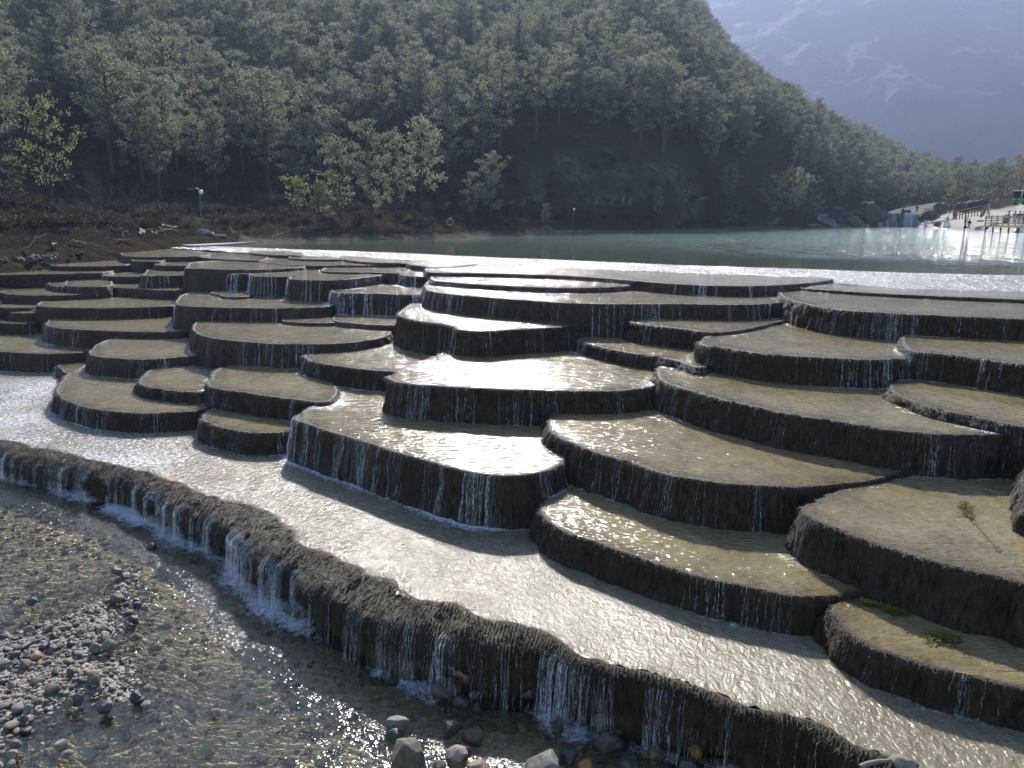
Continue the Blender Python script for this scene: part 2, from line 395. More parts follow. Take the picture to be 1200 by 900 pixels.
t_("two-lobed terrace with a notch in its rim, tall dark wall, centre of the picture", 2.38,
   [(471,364),(468,369),(477,373),(500,377),(522,380),(533,382),(538,386),(567,388),(600,386),(653,383),(688,379),(695,368),(560,350),(500,350),(480,358)], mat='pool_calm', flow=.14, moss=.3)
t_("long upper terrace with straight dark wall running right from the centre", 1.9,
   [(499,333),(500,337),(505,341),(533,345),(567,348),(633,353),(700,356),(800,356),(867,357),(925,353),(935,343),(880,338),(700,331),(520,325)], mat='pool_calm', flow=.3, moss=.1)
t_("thin sliver of terrace with glittering water just above the long upper wall", 1.76,
   [(506,326),(512,329),(533,331),(600,335),(667,337),(720,336),(742,333),(730,328),(640,322),(520,320)], mat='pool_calm', flow=.2, moss=.1)
t_("topmost pale terrace below the white spillway, with a tapering right point", 1.63,
   [(501,318),(508,319),(567,320),(667,323),(750,329),(800,333),(870,335),(930,333),(972,326),(900,322),(760,316),(600,309),(510,312)], mat='pool_calm', flow=.3, moss=.1)
t_("long straight-rimmed terrace at the upper right with rough falls down its left wall", 1.8,
   [(915,342),(922,349),(950,357),(1000,364),(1067,368),(1133,371),(1200,374),(1330,380),(1340,345),(1200,341),(1000,333),(930,334)], mat='pool_calm', flow=.35, moss=.2)
t_("low kerb-like step of bare water just below the lake at the upper right", 1.72,
   [(926,335),(977,340),(1040,344),(1100,347),(1200,351),(1330,356),(1330,335),(1200,331),(1000,326)], mat='pool_calm', flow=.1, moss=.1)
# --- middle
t_("big front terrace left of centre, streaming curtains of thin falls over its curved wall", 3.55,
   [(347,488),(345,491),(352,494),(363,497),(387,506),(413,513),(440,521),(469,531),(507,541),(528,547),(552,553),(587,557),(613,556),(640,551),(662,538),(668,505),(640,478),(520,466),(450,442),(395,446),(378,466),(362,478)], mat='pool_calm', flow=.6, moss=.4)
t_("small glittering terrace beside the left tip of the big oval central pool", 3.13,
   [(361,411),(358,417),(364,422),(380,426),(400,429),(433,433),(467,435),(510,432),(540,405),(470,391),(400,396),(370,403)], mat='pool_calm', flow=.35, moss=.2)
t_("wide smooth terrace with a rounded brown left shoulder, left of the middle", 2.92,
   [(232,376),(227,382),(229,389),(245,395),(283,400),(333,403),(400,402),(447,395),(455,382),(400,370),(300,366),(245,370)], mat='pool_calm', flow=.2, moss=.4)
t_("short bright terrace under the curtain fall, left of the two-lobed one", 2.78,
   [(391,372),(394,376),(410,378),(433,380),(468,381),(480,374),(470,361),(430,360),(400,366)], mat='pool_calm', flow=.2, moss=.2)
t_("tiny flat terrace like a disc lying on the wide smooth pool", 2.83,
   [(330,371),(334,376),(356,378),(390,378),(398,371),(372,366),(340,367)], mat='pool_calm', flow=.05, moss=.3)
t_("terrace with a full curtain of falls, left of the two-lobed one", 2.15,
   [(393,336),(389,341),(400,343),(440,344),(494,345),(502,338),(500,328),(450,324),(405,330)], mat='pool_calm', flow=.85, moss=.3)
t_("long terrace in the left middle with a dark low wall below the three-lobed falls", 2.53,
   [(208,351),(207,354),(214,358),(250,360),(320,361),(383,359),(398,352),(380,341),(260,335),(216,345)], mat='pool_calm', flow=.1, moss=.2)
t_("three-lobed terrace with tall falls and two white corner streams, upper left middle", 1.85,
   [(267,318),(269,320),(280,321),(293,321),(297,323),(320,324),(338,324),(341,327),(360,328),(394,328),(425,325),(450,321),(440,311),(340,308),(275,313)], mat='pool_calm', flow=.7, moss=.2)
t_("small pair of stepping terraces lying at the foot of the three-lobed falls", 2.45,
   [(249,342),(250,344),(258,345),(262,347),(275,348),(290,347),(294,343),(280,339),(258,339)], mat='pool_calm', flow=.1, moss=.2)
t_("terrace with a tall dark left wall, just behind the three-lobed falls", 1.73,
   [(221,312),(218,314),(240,315),(288,316),(352,313),(345,306),(280,305),(230,307)], mat='pool_calm', flow=.2, moss=.1)
t_("pale thin terrace second behind the three-lobed falls", 1.66,
   [(232,299),(240,302),(270,304),(300,305),(312,303),(300,298),(245,296)], mat='pool_calm', flow=.1, moss=.1)
t_("long thin glinting terrace behind and right of the three-lobed falls", 1.70,
   [(305,306),(325,309),(352,311),(400,311),(448,310),(440,304),(360,302),(310,303)], mat='pool_calm', flow=.1, moss=.1)
t_("small bright terrace right behind the three-lobed falls' right end", 1.78,
   [(377,316),(383,318),(410,319),(436,319),(470,320),(474,314),(440,312),(390,313)], mat='pool_calm', flow=.2, moss=.1)
t_("small terrace with one short fall beside the left end of the long upper wall", 1.8,
   [(468,320),(472,322),(490,324),(503,323),(514,317),(505,312),(480,313)], mat='pool_calm', flow=.6, moss=.1)
t_("dark-lipped rear step under the white glare, nearest the long upper wall", 1.6,
   [(476,308),(490,311),(512,313),(546,311),(560,307),(520,303),(480,304)], mat='pool_calm', flow=.1, moss=.1)
t_("dark-lipped rear step in the middle of the white glare", 1.6,
   [(403,303),(420,306),(455,308),(478,306),(480,301),(430,298),(405,299)], mat='pool_calm', flow=.1, moss=.1)
t_("thick dark rear step left of the white glare", 1.62,
   [(339,301),(345,303),(370,304),(400,304),(408,301),(390,297),(350,297)], mat='pool_calm', flow=.1, moss=.1)
t_("rearmost low step beside the pale concrete landing", 1.56,
   [(294,296),(310,298),(330,299),(350,299),(352,296),(330,293),(300,293)], mat='pool_calm', flow=.1, moss=.1)
# --- left
t_("small low round terrace sitting on the shelf left of the streaming front terrace", 3.9,
   [(239,486),(238,490),(243,495),(267,502),(300,507),(330,506),(350,500),(350,484),(300,476),(252,478)], mat='pool_calm', flow=.3, moss=.4)
t_("terrace with a white fall pouring into its right end, above the small low round one", 3.48,
   [(247,444),(244,449),(247,453),(267,457),(290,460),(317,464),(350,468),(380,471),(394,460),(370,430),(310,423),(262,430)], mat='pool_calm', flow=.35, moss=.3)
t_("kidney-shaped brown terrace at the foot of the left stair, its wall spreading on the shelf", 3.91,
   [(72,449),(67,456),(70,464),(86,472),(112,479),(160,484),(200,483),(240,479),(256,466),(250,436),(160,426),(90,434)], mat='pool_calm', flow=.25, moss=.6)
t_("small round sandy terrace nested on the kidney-shaped one", 3.67,
   [(166,443),(164,447),(170,452),(190,456),(220,459),(243,458),(256,450),(252,432),(205,425),(180,432)], mat='pool_calm', flow=.3, moss=.3)
t_("oval terrace with foam round its base, above the kidney-shaped one", 3.44,
   [(108,409),(105,414),(116,418),(140,420),(170,421),(200,419),(236,416),(244,406),(230,393),(150,393),(117,402)], mat='pool_calm', flow=.4, moss=.4)
t_("broad oval terrace, third step up on the left, with a brown rounded left shoulder", 3.24,
   [(56,377),(53,380),(66,384),(90,386),(140,388),(190,389),(224,387),(234,378),(215,364),(120,362),(64,371)], mat='pool_calm', flow=.35, moss=.4)
t_("large terrace cut by the left edge, above the rushing shelf", 3.77,
   [(-160,402),(-60,408),(0,412),(40,414),(74,414),(106,411),(118,402),(60,388),(0,383),(-160,378)], mat='pool_calm', flow=.15, moss=.2)
t_("little stepped lump of terrace in the crook beside the left edge terrace", 4.05,
   [(68,427),(72,432),(80,437),(90,434),(104,424),(112,416),(95,410),(72,416)], mat='pool_calm', flow=.4, moss=.5)
t_("sand-coloured terrace with a tall dark left end, fourth step up on the left", 2.87,
   [(47,355),(45,358),(60,360),(120,361),(160,360),(200,358),(208,352),(195,342),(100,340),(55,350)], mat='pool_calm', flow=.1, moss=.3)
t_("sand-coloured terrace with a ragged dark wall, fifth step up on the left", 2.53,
   [(122,333),(122,335),(130,336),(160,338),(200,340),(232,338),(236,332),(226,324),(150,322),(126,329)], mat='pool_calm', flow=.3, moss=.2)
t_("pale pool terrace along the left edge, beside the fourth step", 2.68,
   [(-60,338),(2,343),(12,345),(40,346),(66,346),(118,343),(124,336),(60,332),(-60,326)], mat='pool_calm', flow=.1, moss=.2)
t_("thin dark terrace at the left edge, beside the tall dark end", 3.0,
   [(-80,356),(-20,359),(0,360),(16,361),(46,359),(60,352),(20,346),(-80,340)], mat='pool_calm', flow=.1, moss=.2)
t_("squat terrace wedged against the tall dark end at the left", 3.12,
   [(14,364),(13,366),(25,367),(48,366),(62,360),(40,355),(20,358)], mat='pool_calm', flow=.1, moss=.2)
t_("lower thin terrace at the left edge with white trickles", 3.4,
   [(-90,372),(-20,377),(0,378),(25,379),(46,377),(60,370),(20,362),(-90,356)], mat='pool_calm', flow=.2, moss=.2)
t_("narrow sandy terrace beside a foaming corner, upper left", 2.43,
   [(77,333),(80,335),(100,336),(124,335),(130,330),(115,325),(90,326)], mat='pool_calm', flow=.2, moss=.2)
t_("stub of dark terrace with a foaming foot, upper left", 2.47,
   [(57,331),(60,334),(72,336),(82,334),(86,329),(72,325),(60,327)], mat='pool_calm', flow=.2, moss=.2)
t_("small terrace with a square dark wall below the tall dark left wall", 2.08,
   [(170,320),(169,323),(190,323),(218,322),(224,316),(210,311),(180,314)], mat='pool_calm', flow=.2, moss=.2)
t_("shaded small pool step fed by a short white fall, upper left", 2.25,
   [(119,321),(122,323),(140,324),(170,324),(178,318),(160,313),(126,315)], mat='pool_calm', flow=.2, moss=.2)
t_("long shaded grey pool at the left edge with a low dark wall", 2.15,
   [(-90,324),(0,322),(60,321),(120,319),(130,314),(90,311),(0,311),(-90,312)], mat='pool_calm', flow=.05, moss=.1)
t_("shaded grey pool above the long left-edge pool", 1.95,
   [(60,310),(70,312),(110,312),(158,310),(164,305),(140,302),(70,303)], mat='pool_calm', flow=.05, moss=.1)
t_("short terrace with a white fall spilling into the shaded pools", 1.75,
   [(155,304),(160,306),(184,306),(195,304),(198,299),(180,297),(158,299)], mat='pool_calm', flow=1., moss=.1)
t_("narrow sandy terrace beside the short white fall, upper left", 1.86,
   [(181,309),(190,311),(222,311),(232,307),(215,302),(190,303)], mat='pool_calm', flow=.15, moss=.1)
t_("rear shaded step beneath the stone bank at the upper left", 1.62,
   [(150,300),(180,301),(235,300),(242,296),(200,292),(155,294)], mat='pool_calm', flow=.25, moss=.1)

SHELF_H = 4.3
SHELF_PTS = [(-330,455),(-160,488),(-60,512),(0,527),(30,535),(60,541),(100,549),(128,555),(145,558),(165,566),(190,577),(215,590),(240,599),(265,610),(288,630),(312,648),(340,657),(355,670),(374,682),(400,696),(425,708),(450,718),(480,726),(510,733),(540,741),(570,746),(605,749),(640,757),(660,766),(680,775),(700,777),(720,785),(740,788),(780,797),(810,806),(840,818),(866,831),(913,840),(951,851),(981,869),(1011,886),(1042,895),(1100,925),(1300,1010),
             (1700,900),(1500,560),(1300,430),(1000,380),(600,350),(100,335),(-300,345)]
for t in T:
    t['z'] = CAMZ-t['H']
    P = np.array([W(x, y, t['H'])[:2] for x, y in t['pts']])
    t['far'] = float(np.median(P[:, 1]))
    ds = 0.035 if t['far'] < 13 else (0.05 if t['far'] < 18 else (.08 if t['far'] < 26 else .14))
    q = spline(P, ds); 
    a = np.sum(q[:, 0]*np.roll(q[:, 1], -1)-np.roll(q[:, 0], -1)*q[:, 1])
    if a < 0: q = q[::-1]
    sd_ = int(abs(P[0, 0]*997)+t['H']*1313)
    tg = np.roll(q, -1, 0)-np.roll(q, 1, 0); tg /= np.linalg.norm(tg, axis=1)[:, None]; nn = np.stack([tg[:, 1], -tg[:, 0]], 1)
    p3 = np.concatenate([q, np.full((len(q), 1), t['H'])], 1)
    amp = .035
    q = q+nn*(amp*fbm(p3*1.9, 3, sd_)+.012*vnoise(p3*8, sd_+9))[:, None]
    t['poly'] = q; t['ds'] = ds; t['seed'] = sd_
sh = dict(H=SHELF_H, z=CAMZ-SHELF_H, ds=.04, seed=5, far=9.)
q = spline(np.array([W(x, y, SHELF_H)[:2] for x, y in SHELF_PTS]), .04)
if np.sum(q[:, 0]*np.roll(q[:, 1], -1)-np.roll(q[:, 0], -1)*q[:, 1]) < 0: q = q[::-1]
sh['poly'] = q
ALLT = T+[sh]
def normals(q, k=2):
    tg = np.roll(q, -k, 0)-np.roll(q, k, 0); tg /= np.maximum(np.linalg.norm(tg, axis=1), 1e-9)[:, None]
    return np.stack([tg[:, 1], -tg[:, 0]], 1)
def base_z(z, P, default):
    b = np.full(len(P), default, float)
    for u in ALLT:
        if u['z'] < z-.015:
            b = np.where(inside(u['poly'], P), np.maximum(b, u['z']), b)
    return b
def covered(z, P):
    c = np.zeros(len(P), bool)
    for u in ALLT:
        if u['z'] > z+.015: c |= inside(u['poly'], P)
    return c
for t in ALLT:
    n = normals(t['poly'], 3); t['n'] = n
    t['zb'] = base_z(t['z'], t['poly']+n*.13, -.3 if t is sh or t['far'] < 20 else t['z']-1.2)
    t['cov'] = covered(t['z'], t['poly']-n*.10)
    # widen the kept stretch a little
    keep = ~t['cov']; k = max(2, int(.3/t['ds']))
    kk = keep.copy()
    for s in range(1, k): kk |= np.roll(keep, s) | np.roll(keep, -s)
    off_ = np.where(~kk)[0]
    if len(off_) and kk.any():                       # one unbroken run of wall: drop only the longest hidden stretch
        on_ = np.where(kk)[0]; gap = np.diff(np.concatenate([on_, [on_[0]+len(kk)]])); g_ = gap.argmax()
        kk = np.ones(len(kk), bool); kk[(on_[g_]+1+np.arange(gap[g_]-1)) % len(kk)] = False
    t['keep'] = kk
    s = np.arange(len(t['poly']))*t['ds']; p3 = np.stack([s*.9, np.zeros_like(s), np.zeros_like(s)], 1)
    f0 = t.get('o', {}).get('flow', .7)
    t['flow'] = np.clip(f0*1.1+.75*fbm(p3, 3, t['seed']+3)*(.4+f0), 0, 1.2)
# the front shelf: where its falls run, from the photograph (pixel x of the lip)
sx, _ = proj(np.concatenate([sh['poly'], np.full((len(sh['poly']), 1), sh['z'])], 1))
sh['flow'] = np.interp(sx, [-300, -20, 15, 35, 50, 75, 110, 124, 135, 165, 190, 215, 235, 262, 285, 300, 330, 350, 372, 400, 432, 445, 465, 480, 522, 530, 560, 600, 628, 640, 690, 705, 760, 830, 860, 900, 1200],
                       [.5, .75, .6, .55, .3, .7, .7, .25, 1.0, 1.0, .7, .75, .65, .5, .8, .65, .95, .9, .4, .25, .25, .55, .3, .7, .7, .2, .2, .25, .3, .65, .65, .45, .4, .35, .3, .3, .3])

def falls(t, cols, name, parent, dens, wmin, wmax, strong=.75, lipoff=.012):
    """ribbons of water running down the wall columns cols[k, i]"""
    K, N, _ = cols.shape
    V, Fq, VS, FS = [], [], [], []
    n2 = t['n']; ok = t['keep'] & ~t['cov']
    idx = np.where(ok)[0]
    L = len(idx)*t['ds']
    cnt = int(L*dens)
    ss = np.arange(N)*t['ds']; clus = np.clip(.70+1.0*vnoise(np.stack([ss*5.5, ss*0, ss*0+t['seed']], 1), 17)+.6*vnoise(np.stack([ss*14, ss*0, ss*0], 1), 18), .06, 1.2)
    kk = np.arange(K)
    for j in range(cnt):
        i = idx[rng.integers(len(idx))]
        fl = t['flow'][i]*clus[i]
        if rng.random() > fl: continue
        w = rng.uniform(wmin, wmax)*(.6+.7*fl)
        k0 = 0 if rng.random() < .55+.4*fl else rng.integers(1, max(2, K//2))
        k1 = K-1 if rng.random() < .65 else rng.integers(min(K-2, k0+3), K)
        ks = kk[k0:k1+1]
        if len(ks) < 3: continue
        c = cols[ks, i].copy()
        nrm = np.array([n2[i, 0], n2[i, 1], 0.]); tan = np.array([-n2[i, 1], n2[i, 0], 0.])
        dr = np.cumsum(rng.normal(0, .0045, len(ks)))+rng.normal(0, .02)*np.linspace(0, 1, len(ks))
        u = np.linspace(0, 1, len(ks))
        off = lipoff+.02*np.sin(np.pi*np.minimum(u*1.2, 1))*rng.random()+.006
        c += nrm*(off if np.ndim(off) == 0 else off[:, None])+tan*dr[:, None]
        c[:, 2] += .006*(ks < 3)
        ww = w*(.45+.75*u)*np.minimum(1, (1.02-u)*6+.2)*(1+.3*rng.normal(size=len(ks)))*.5
        b = len(V)*0
        strongr = fl > strong and rng.random() < .45
        VV, FF = (VS, FS) if strongr else (V, Fq)
        b = sum(len(a) for a in VV)
        mid = c+nrm*(.25*w)
        VV.append(np.stack([c-tan*ww[:, None], mid, c+tan*ww[:, None]], 1).reshape(-1, 3))
        r = np.arange(len(ks)-1)*3+b
        FF.append(np.concatenate([np.stack([r, r+1, r+4, r+3], 1), np.stack([r+1, r+2, r+5, r+4], 1)]))
    if V: npmesh(name, np.concatenate(V), np.concatenate(Fq), M['fall'], parent)['kind'] = 'stuff'
    if VS: npmesh(name, np.concatenate(VS), np.concatenate(FS), M['fall_strong'], parent)['kind'] = 'stuff'

def strip_faces(keep, K, N, closed=True):
    i = np.where(keep & np.roll(keep, -1))[0]; j = (i+1) % N
    f = []
    for k in range(K-1): f.append(np.stack([k*N+i, (k+1)*N+i, (k+1)*N+j, k*N+j], 1))
    return np.concatenate(f)
def compact(V, Fq, *arrs):
    u, inv = np.unique(Fq, return_inverse=True)
    return (V[u], inv.reshape(Fq.shape))+tuple(a[u] for a in arrs)

def pool(t, name, mat, parent, zoff=0., extra_foam=None):
    q = t['poly']; far = t['far']
    step = .09 if far < 14 else (.14 if far < 20 else .25)
    if t is sh: step = .085
    lo, hi = q.min(0), q.max(0)
    if t is sh: lo, hi = np.array([-16, 5.]), np.array([8, 26.])
    gx, gy = np.meshgrid(np.arange(lo[0], hi[0], step), np.arange(lo[1], hi[1], step))
    g = np.stack([gx.ravel(), gy.ravel()], 1)+rng.uniform(-.3, .3, (gx.size, 2))*step
    if t is sh:
        px, py = proj(np.concatenate([g, np.full((len(g), 1), t['z'])], 1)); g = g[(px > -60) & (px < 1260) & (py > 425) & (py < 960)]
    g = g[inside(q, g)]
    qs = q[::max(1, int(.1/t['ds']))]
    if len(g):
        c = covered(t['z']+.0, g); d = np.full(len(g), 9.)
        for k in range(0, len(g), 4000): d[k:k+4000] = np.sqrt(((g[k:k+4000, None]-qs[None])**2).sum(2)).min(1)
        g = g[(d > step*.5) & ~c] if True else g
    P = np.concatenate([qs, g]) if len(g) else qs
    vs_, es, fs, *_ = geometry.delaunay_2d_cdt([Vector(p) for p in P], [], [list(range(len(qs)))], 1, 1e-6)
    X = np.array([tuple(v) for v in vs_]); tri = np.array([f for f in fs if len(f) == 3], np.int32)
    vis = np.where(t['keep'] & ~t['cov'])[0]; lipp = q[vis[::2]] if len(vis) else q[:1]
    def dist(P, Q):
        r = np.full(len(P), 9.)
        for k in range(0, len(P), 3000): r[k:k+3000] = np.sqrt(((P[k:k+3000, None]-Q[None])**2).sum(2)).min(1)
        return r
    dl = dist(X, lipp)
    edge = np.exp(-(dl/.26)**2)*.85
    if t is sh: edge = edge*.3
    foam = np.zeros(len(X))
    for u in ALLT:
        if u['z'] > t['z']+.03 and u is not t:
            s = u['keep'] & ~u['cov'] & (np.abs(u['zb']-t['z']) < .02)
            if s.sum() < 3: continue
            Q = (u['poly']+u['n']*.12)[s]; fw = u['flow'][s]
            if (Q.max(0)+1.5 < X.min(0)).any() or (Q.min(0)-1.5 > X.max(0)).any(): continue
            st = max(1, int(.06/u['ds'])); Q = Q[::st]; fw = fw[::st]
            for k in range(0, len(X), 3000):
                dd = np.sqrt(((X[k:k+3000, None]-Q[None])**2).sum(2))
                j = dd.argmin(1); dm = dd[np.arange(len(dd)), j]; f = fw[j]
                wide = .07+.20*np.clip(f, 0, 1)
                foam[k:k+3000] = np.maximum(foam[k:k+3000], (.40+.5*np.clip(f, 0, 1))*np.exp(-(dm/wide)))
    if extra_foam is not None: foam = np.maximum(foam, extra_foam(X))
    if 'wid' in t:                                    # the water ends under the inner edge of the moss
        cx = X[tri].mean(1); qq = q[::3]; ww_ = t['wid'][::3]; kp = np.ones(len(tri), bool)
        for k in range(0, len(cx), 3000):
            dd = np.sqrt(((cx[k:k+3000, None]-qq[None])**2).sum(2)); j = dd.argmin(1); kp[k:k+3000] = dd[np.arange(len(dd)), j] > ww_[j]*.80-.02
        tri = tri[kp]
    V = np.concatenate([X, np.full((len(X), 1), t['z']+zoff)], 1)
    return npmesh(name, V, tri, M[mat], parent, attrs=dict(edge=edge, foam=foam))

def strands(t, A, root, k0, k1, dens, size, mask, name="moss_strands"):
    """shaggy algae combed down the rock by the water"""
    idx = np.where(mask)[0]; m = int(len(idx)*t['ds']*dens); K = len(A); n = t['n']
    if m < 10: return
    ii = idx[rng.integers(0, len(idx), m)]; kk = k0+np.minimum((rng.random(m)**1.25*(k1-k0)).astype(int), k1-k0-1)
    p = A[kk, ii]; p1 = A[kk+1, ii]; fr = rng.random(m)[:, None]; base = p*(1-fr)+p1*fr
    d = A[np.minimum(kk+2, K-1), ii]-p; d /= np.maximum(np.linalg.norm(d, axis=1), 1e-6)[:, None]
    tn = np.stack([-n[ii, 1], n[ii, 0], np.zeros(m)], 1); up = np.cross(tn, d)
    out = np.concatenate([n[ii], np.full((m, 1), .6)], 1); up *= np.where((up*out).sum(1) < 0, -1, 1)[:, None]
    L = size*rng.uniform(.03, .10, m)[:, None]; wd = size*rng.uniform(.002, .007, m)[:, None]
    tn2 = tn+rng.normal(0, .25, (m, 3)); sk = tn*rng.normal(0, .22, m)[:, None]
    a = base-tn2*wd-up*.006; b = base+tn2*wd-up*.006; c = base+(d+sk)*L*.6+up*L*.26; e = base+(d+sk*1.5)*L+up*L*.08
    V = np.stack([a, b, c+tn2*wd*.7, e, c-tn2*wd*.7], 1).reshape(-1, 3); r = np.arange(m)*5
    npmesh(name, V, [np.stack([r, r+1, r+2, r+4], 1), np.stack([r+4, r+2, r+3], 1)], M['moss'], root, attrs=dict(lip=np.repeat(np.where(kk < k0+4, .7, .0)*rng.random(m), 5)))["kind"] = "stuff"
def terrace(t):
    q, n, z, N = t['poly'], t['n'], t['z'], len(t['poly'])
    c = q.mean(0)
    root = empty("travertine_terrace", (0, 0, 0), 0, t['label'], "terrace", "stepped travertine terraces in the river")
    K1 = [(-.30, -.06), (-.12, -.022), (-.05, -.010), (-.018, .004), (.010, .001), (.030, -.020), (.042, -.055)]
    s = np.arange(N)*t['ds']; h = np.maximum(z-t['zb'], .08)+.10
    Kw = 16 if t['far'] < 13 else (12 if t['far'] < 18 else 7)
    rows = []; lip = []
    sd_ = t['seed']
    p2 = np.concatenate([q, np.full((N, 1), z)], 1)
    scal = vnoise(p2*np.array([5.5, 5.5, 1]), sd_+20)*.5+vnoise(p2*np.array([14, 14, 1]), sd_+21)*.4
    for o, dz in K1:
        on = o+.028*scal*(o > -.1); zz = z+dz+.014*scal*(o > -.1)*(o < .045)
        rows.append(np.concatenate([q+n*on[:, None] if np.ndim(on) else q+n*on, (zz if np.ndim(zz) else np.full(N, zz))[:, None]], 1)); lip.append(np.full(N, 1. if o > -.1 else .6))
    fl = .05+.10*np.clip(h, 0, .8)
    for k in range(1, Kw+1):
        u = k/Kw
        zz = z-.055-(h-.055)*u
        bp = np.concatenate([q, zz[:, None]], 1)
        dsp = .075*fbm(bp*np.array([4, 4, 2.2]), 3, sd_+31)+.05*fbm(bp*np.array([11, 11, 3.5]), 3, sd_+33)
        dsp *= min(1, u*4)
        off = .05+fl*u**1.2+dsp
        rows.append(np.concatenate([q+n*off[:, None], zz[:, None]], 1)); lip.append(np.full(N, max(0, 1-u*5)))
    A = np.stack(rows); K = len(rows)
    V = A.reshape(-1, 3); Fq = strip_faces(t['keep'], K, N)
    V2, F2, l2 = compact(V, Fq, np.concatenate(lip)*(.3+t['o'].get('moss', .3)))
    npmesh("rock_wall", V2, F2, M['wall'], root, attrs=dict(lip=l2))
    pool(t, "pool_water", t['o']['mat'], root, -.001)
    if t['far'] < 19: strands(t, A, root, 3, len(A)-2, 620 if t['far'] < 13 else 330, 1.0 if t['far'] < 13 else 1.5, t['keep'] & ~t['cov'])
    if t['far'] < 34:
        d = 110 if t['far'] < 13 else (80 if t['far'] < 20 else 32)
        wm = (.004, .017) if t['far'] < 13 else ((.009, .028) if t['far'] < 20 else (.02, .06))
        falls(t, A[3:], "falling_water", root, d, *wm)
    return root
for t in T: terrace(t)

# --- the broad front shelf with its mossy lip
def shelf_foam(X):
    px, py = proj(np.concatenate([X, np.full((len(X), 1), sh['z'])], 1))
    f = .30+.16*np.clip((420-px)/300, 0, 1)+.10*fbm(np.concatenate([X, X[:, :1]*0], 1)*.9, 3, 55)
    return np.where(px > 700, .22, f)
def shelf():
    t = sh; q, n, z, N = t['poly'], normals(t['poly'], 8), t['z'], len(t['poly'])
    t['n'] = n
    root = empty("travertine_terrace", (0, 0, 0), 0, "broad lowest shelf of rushing glittering water with a shaggy brown moss lip", "terrace", "stepped travertine terraces in the river")
    s = np.arange(N)*t['ds']; p2 = np.concatenate([q, np.full((N, 1), 0.)], 1)
    wid = np.interp(sx, [-200, 0, 60, 120, 160, 220, 300, 400, 480, 540, 600, 640, 700, 900, 1100], [.35, .5, .5, .4, .35, .5, .65, .66, .58, .48, .36, .24, .13, .12, .12])
    wid = wid*(1+.35*fbm(p2*1.4, 3, 71)); wid = np.maximum(wid, .08)
    h = np.maximum(z-t['zb'], .1)
    lump = fbm(p2*2.6, 3, 72); lump2 = vnoise(p2*6.5, 73); t['wid'] = wid; thick = np.clip(wid/.5, .25, 1)
    q = q+n*(.045*lump*thick+.022*lump2)[:, None]; t['poly'] = q; lump3 = fbm(p2*3.4, 3, 79)
    rows, lip = [], []
    for u, dz in [(1.5, -.08), (1.12, -.03), (.96, .010), (.8, .014), (.62, .008), (.45, -.008), (.3, -.03), (.16, -.06), (.06, -.09), (0, -.125)]:
        bp = np.concatenate([q-n*(u*wid)[:, None], np.zeros((N, 1))], 1)
        nz = .075*fbm(bp*4.2, 4, 74)*(u < .9)+.012*fbm(bp*18, 2, 75)*(u < 1.0)
        zz = z+dz*(.35+.65*thick)+nz*thick*(1 if u > .1 else .6)+.05*np.maximum(lump, -.1)*(u < .6)*thick
        off = -u*wid+.05
        rows.append(np.concatenate([q+n*off[:, None], zz[:, None]], 1)); lip.append(np.full(N, .5))
    Kw = 22
    for k in range(1, Kw+1):
        u = k/Kw
        zz = rows[9][:, 2]-(rows[9][:, 2]-t['zb'])*u if k > 0 else 0
        bp = np.concatenate([q, zz[:, None]], 1)
        cave = -.24*np.clip((u-.22)/.3, 0, 1)*np.clip(.6+1.1*fbm(p2*1.5, 2, 76), 0, 1)+.06*np.clip(lump3*1.6+.1, 0, 1)*math.exp(-((u-.17)/.16)**2)*thick
        off = .05+cave+.08*fbm(bp*np.array([5, 5, 4.]), 3, 77)*min(1, u*4)+.02*fbm(bp*np.array([20, 20, 6]), 2, 78)*min(1, u*4)+.03*min(1, u*6)
        rows.append(np.concatenate([q+n*off[:, None], zz[:, None]], 1)); lip.append(np.full(N, .35 if u < .25 else 0))
    A = np.stack(rows); K = len(rows)
    px, py = proj(np.concatenate([q, np.full((N, 1), z)], 1))
    keep = (q[:, 1] < 30) & (px > -120) & (px < 1330) & (py > 470) & t['keep']
    t['keep'] = keep; t['cov'] = ~keep
    V2, F2, l2 = compact(A.reshape(-1, 3), strip_faces(keep, K, N), np.concatenate(lip))
    npmesh("moss_lip_wall", V2, F2, M['moss'], root, attrs=dict(lip=l2))
    pool(t, "shelf_water", 'shelf_water', root, -.001, shelf_foam)
    C = A[7:].copy()
    # water leaps clear of the undercut
    Kc = C.shape[0]
    for k in range(3, Kc):
        u = (k-2)/(Kc-3)
        C[k, :, :2] = C[2, :, :2]+n*(.03+.10*u**1.3)
    falls(t, C, "falling_water", root, 300, .004, .018, .68)
    strands(t, A, root, 2, 16, 1500, 1.15, keep)
    return root
shelf()

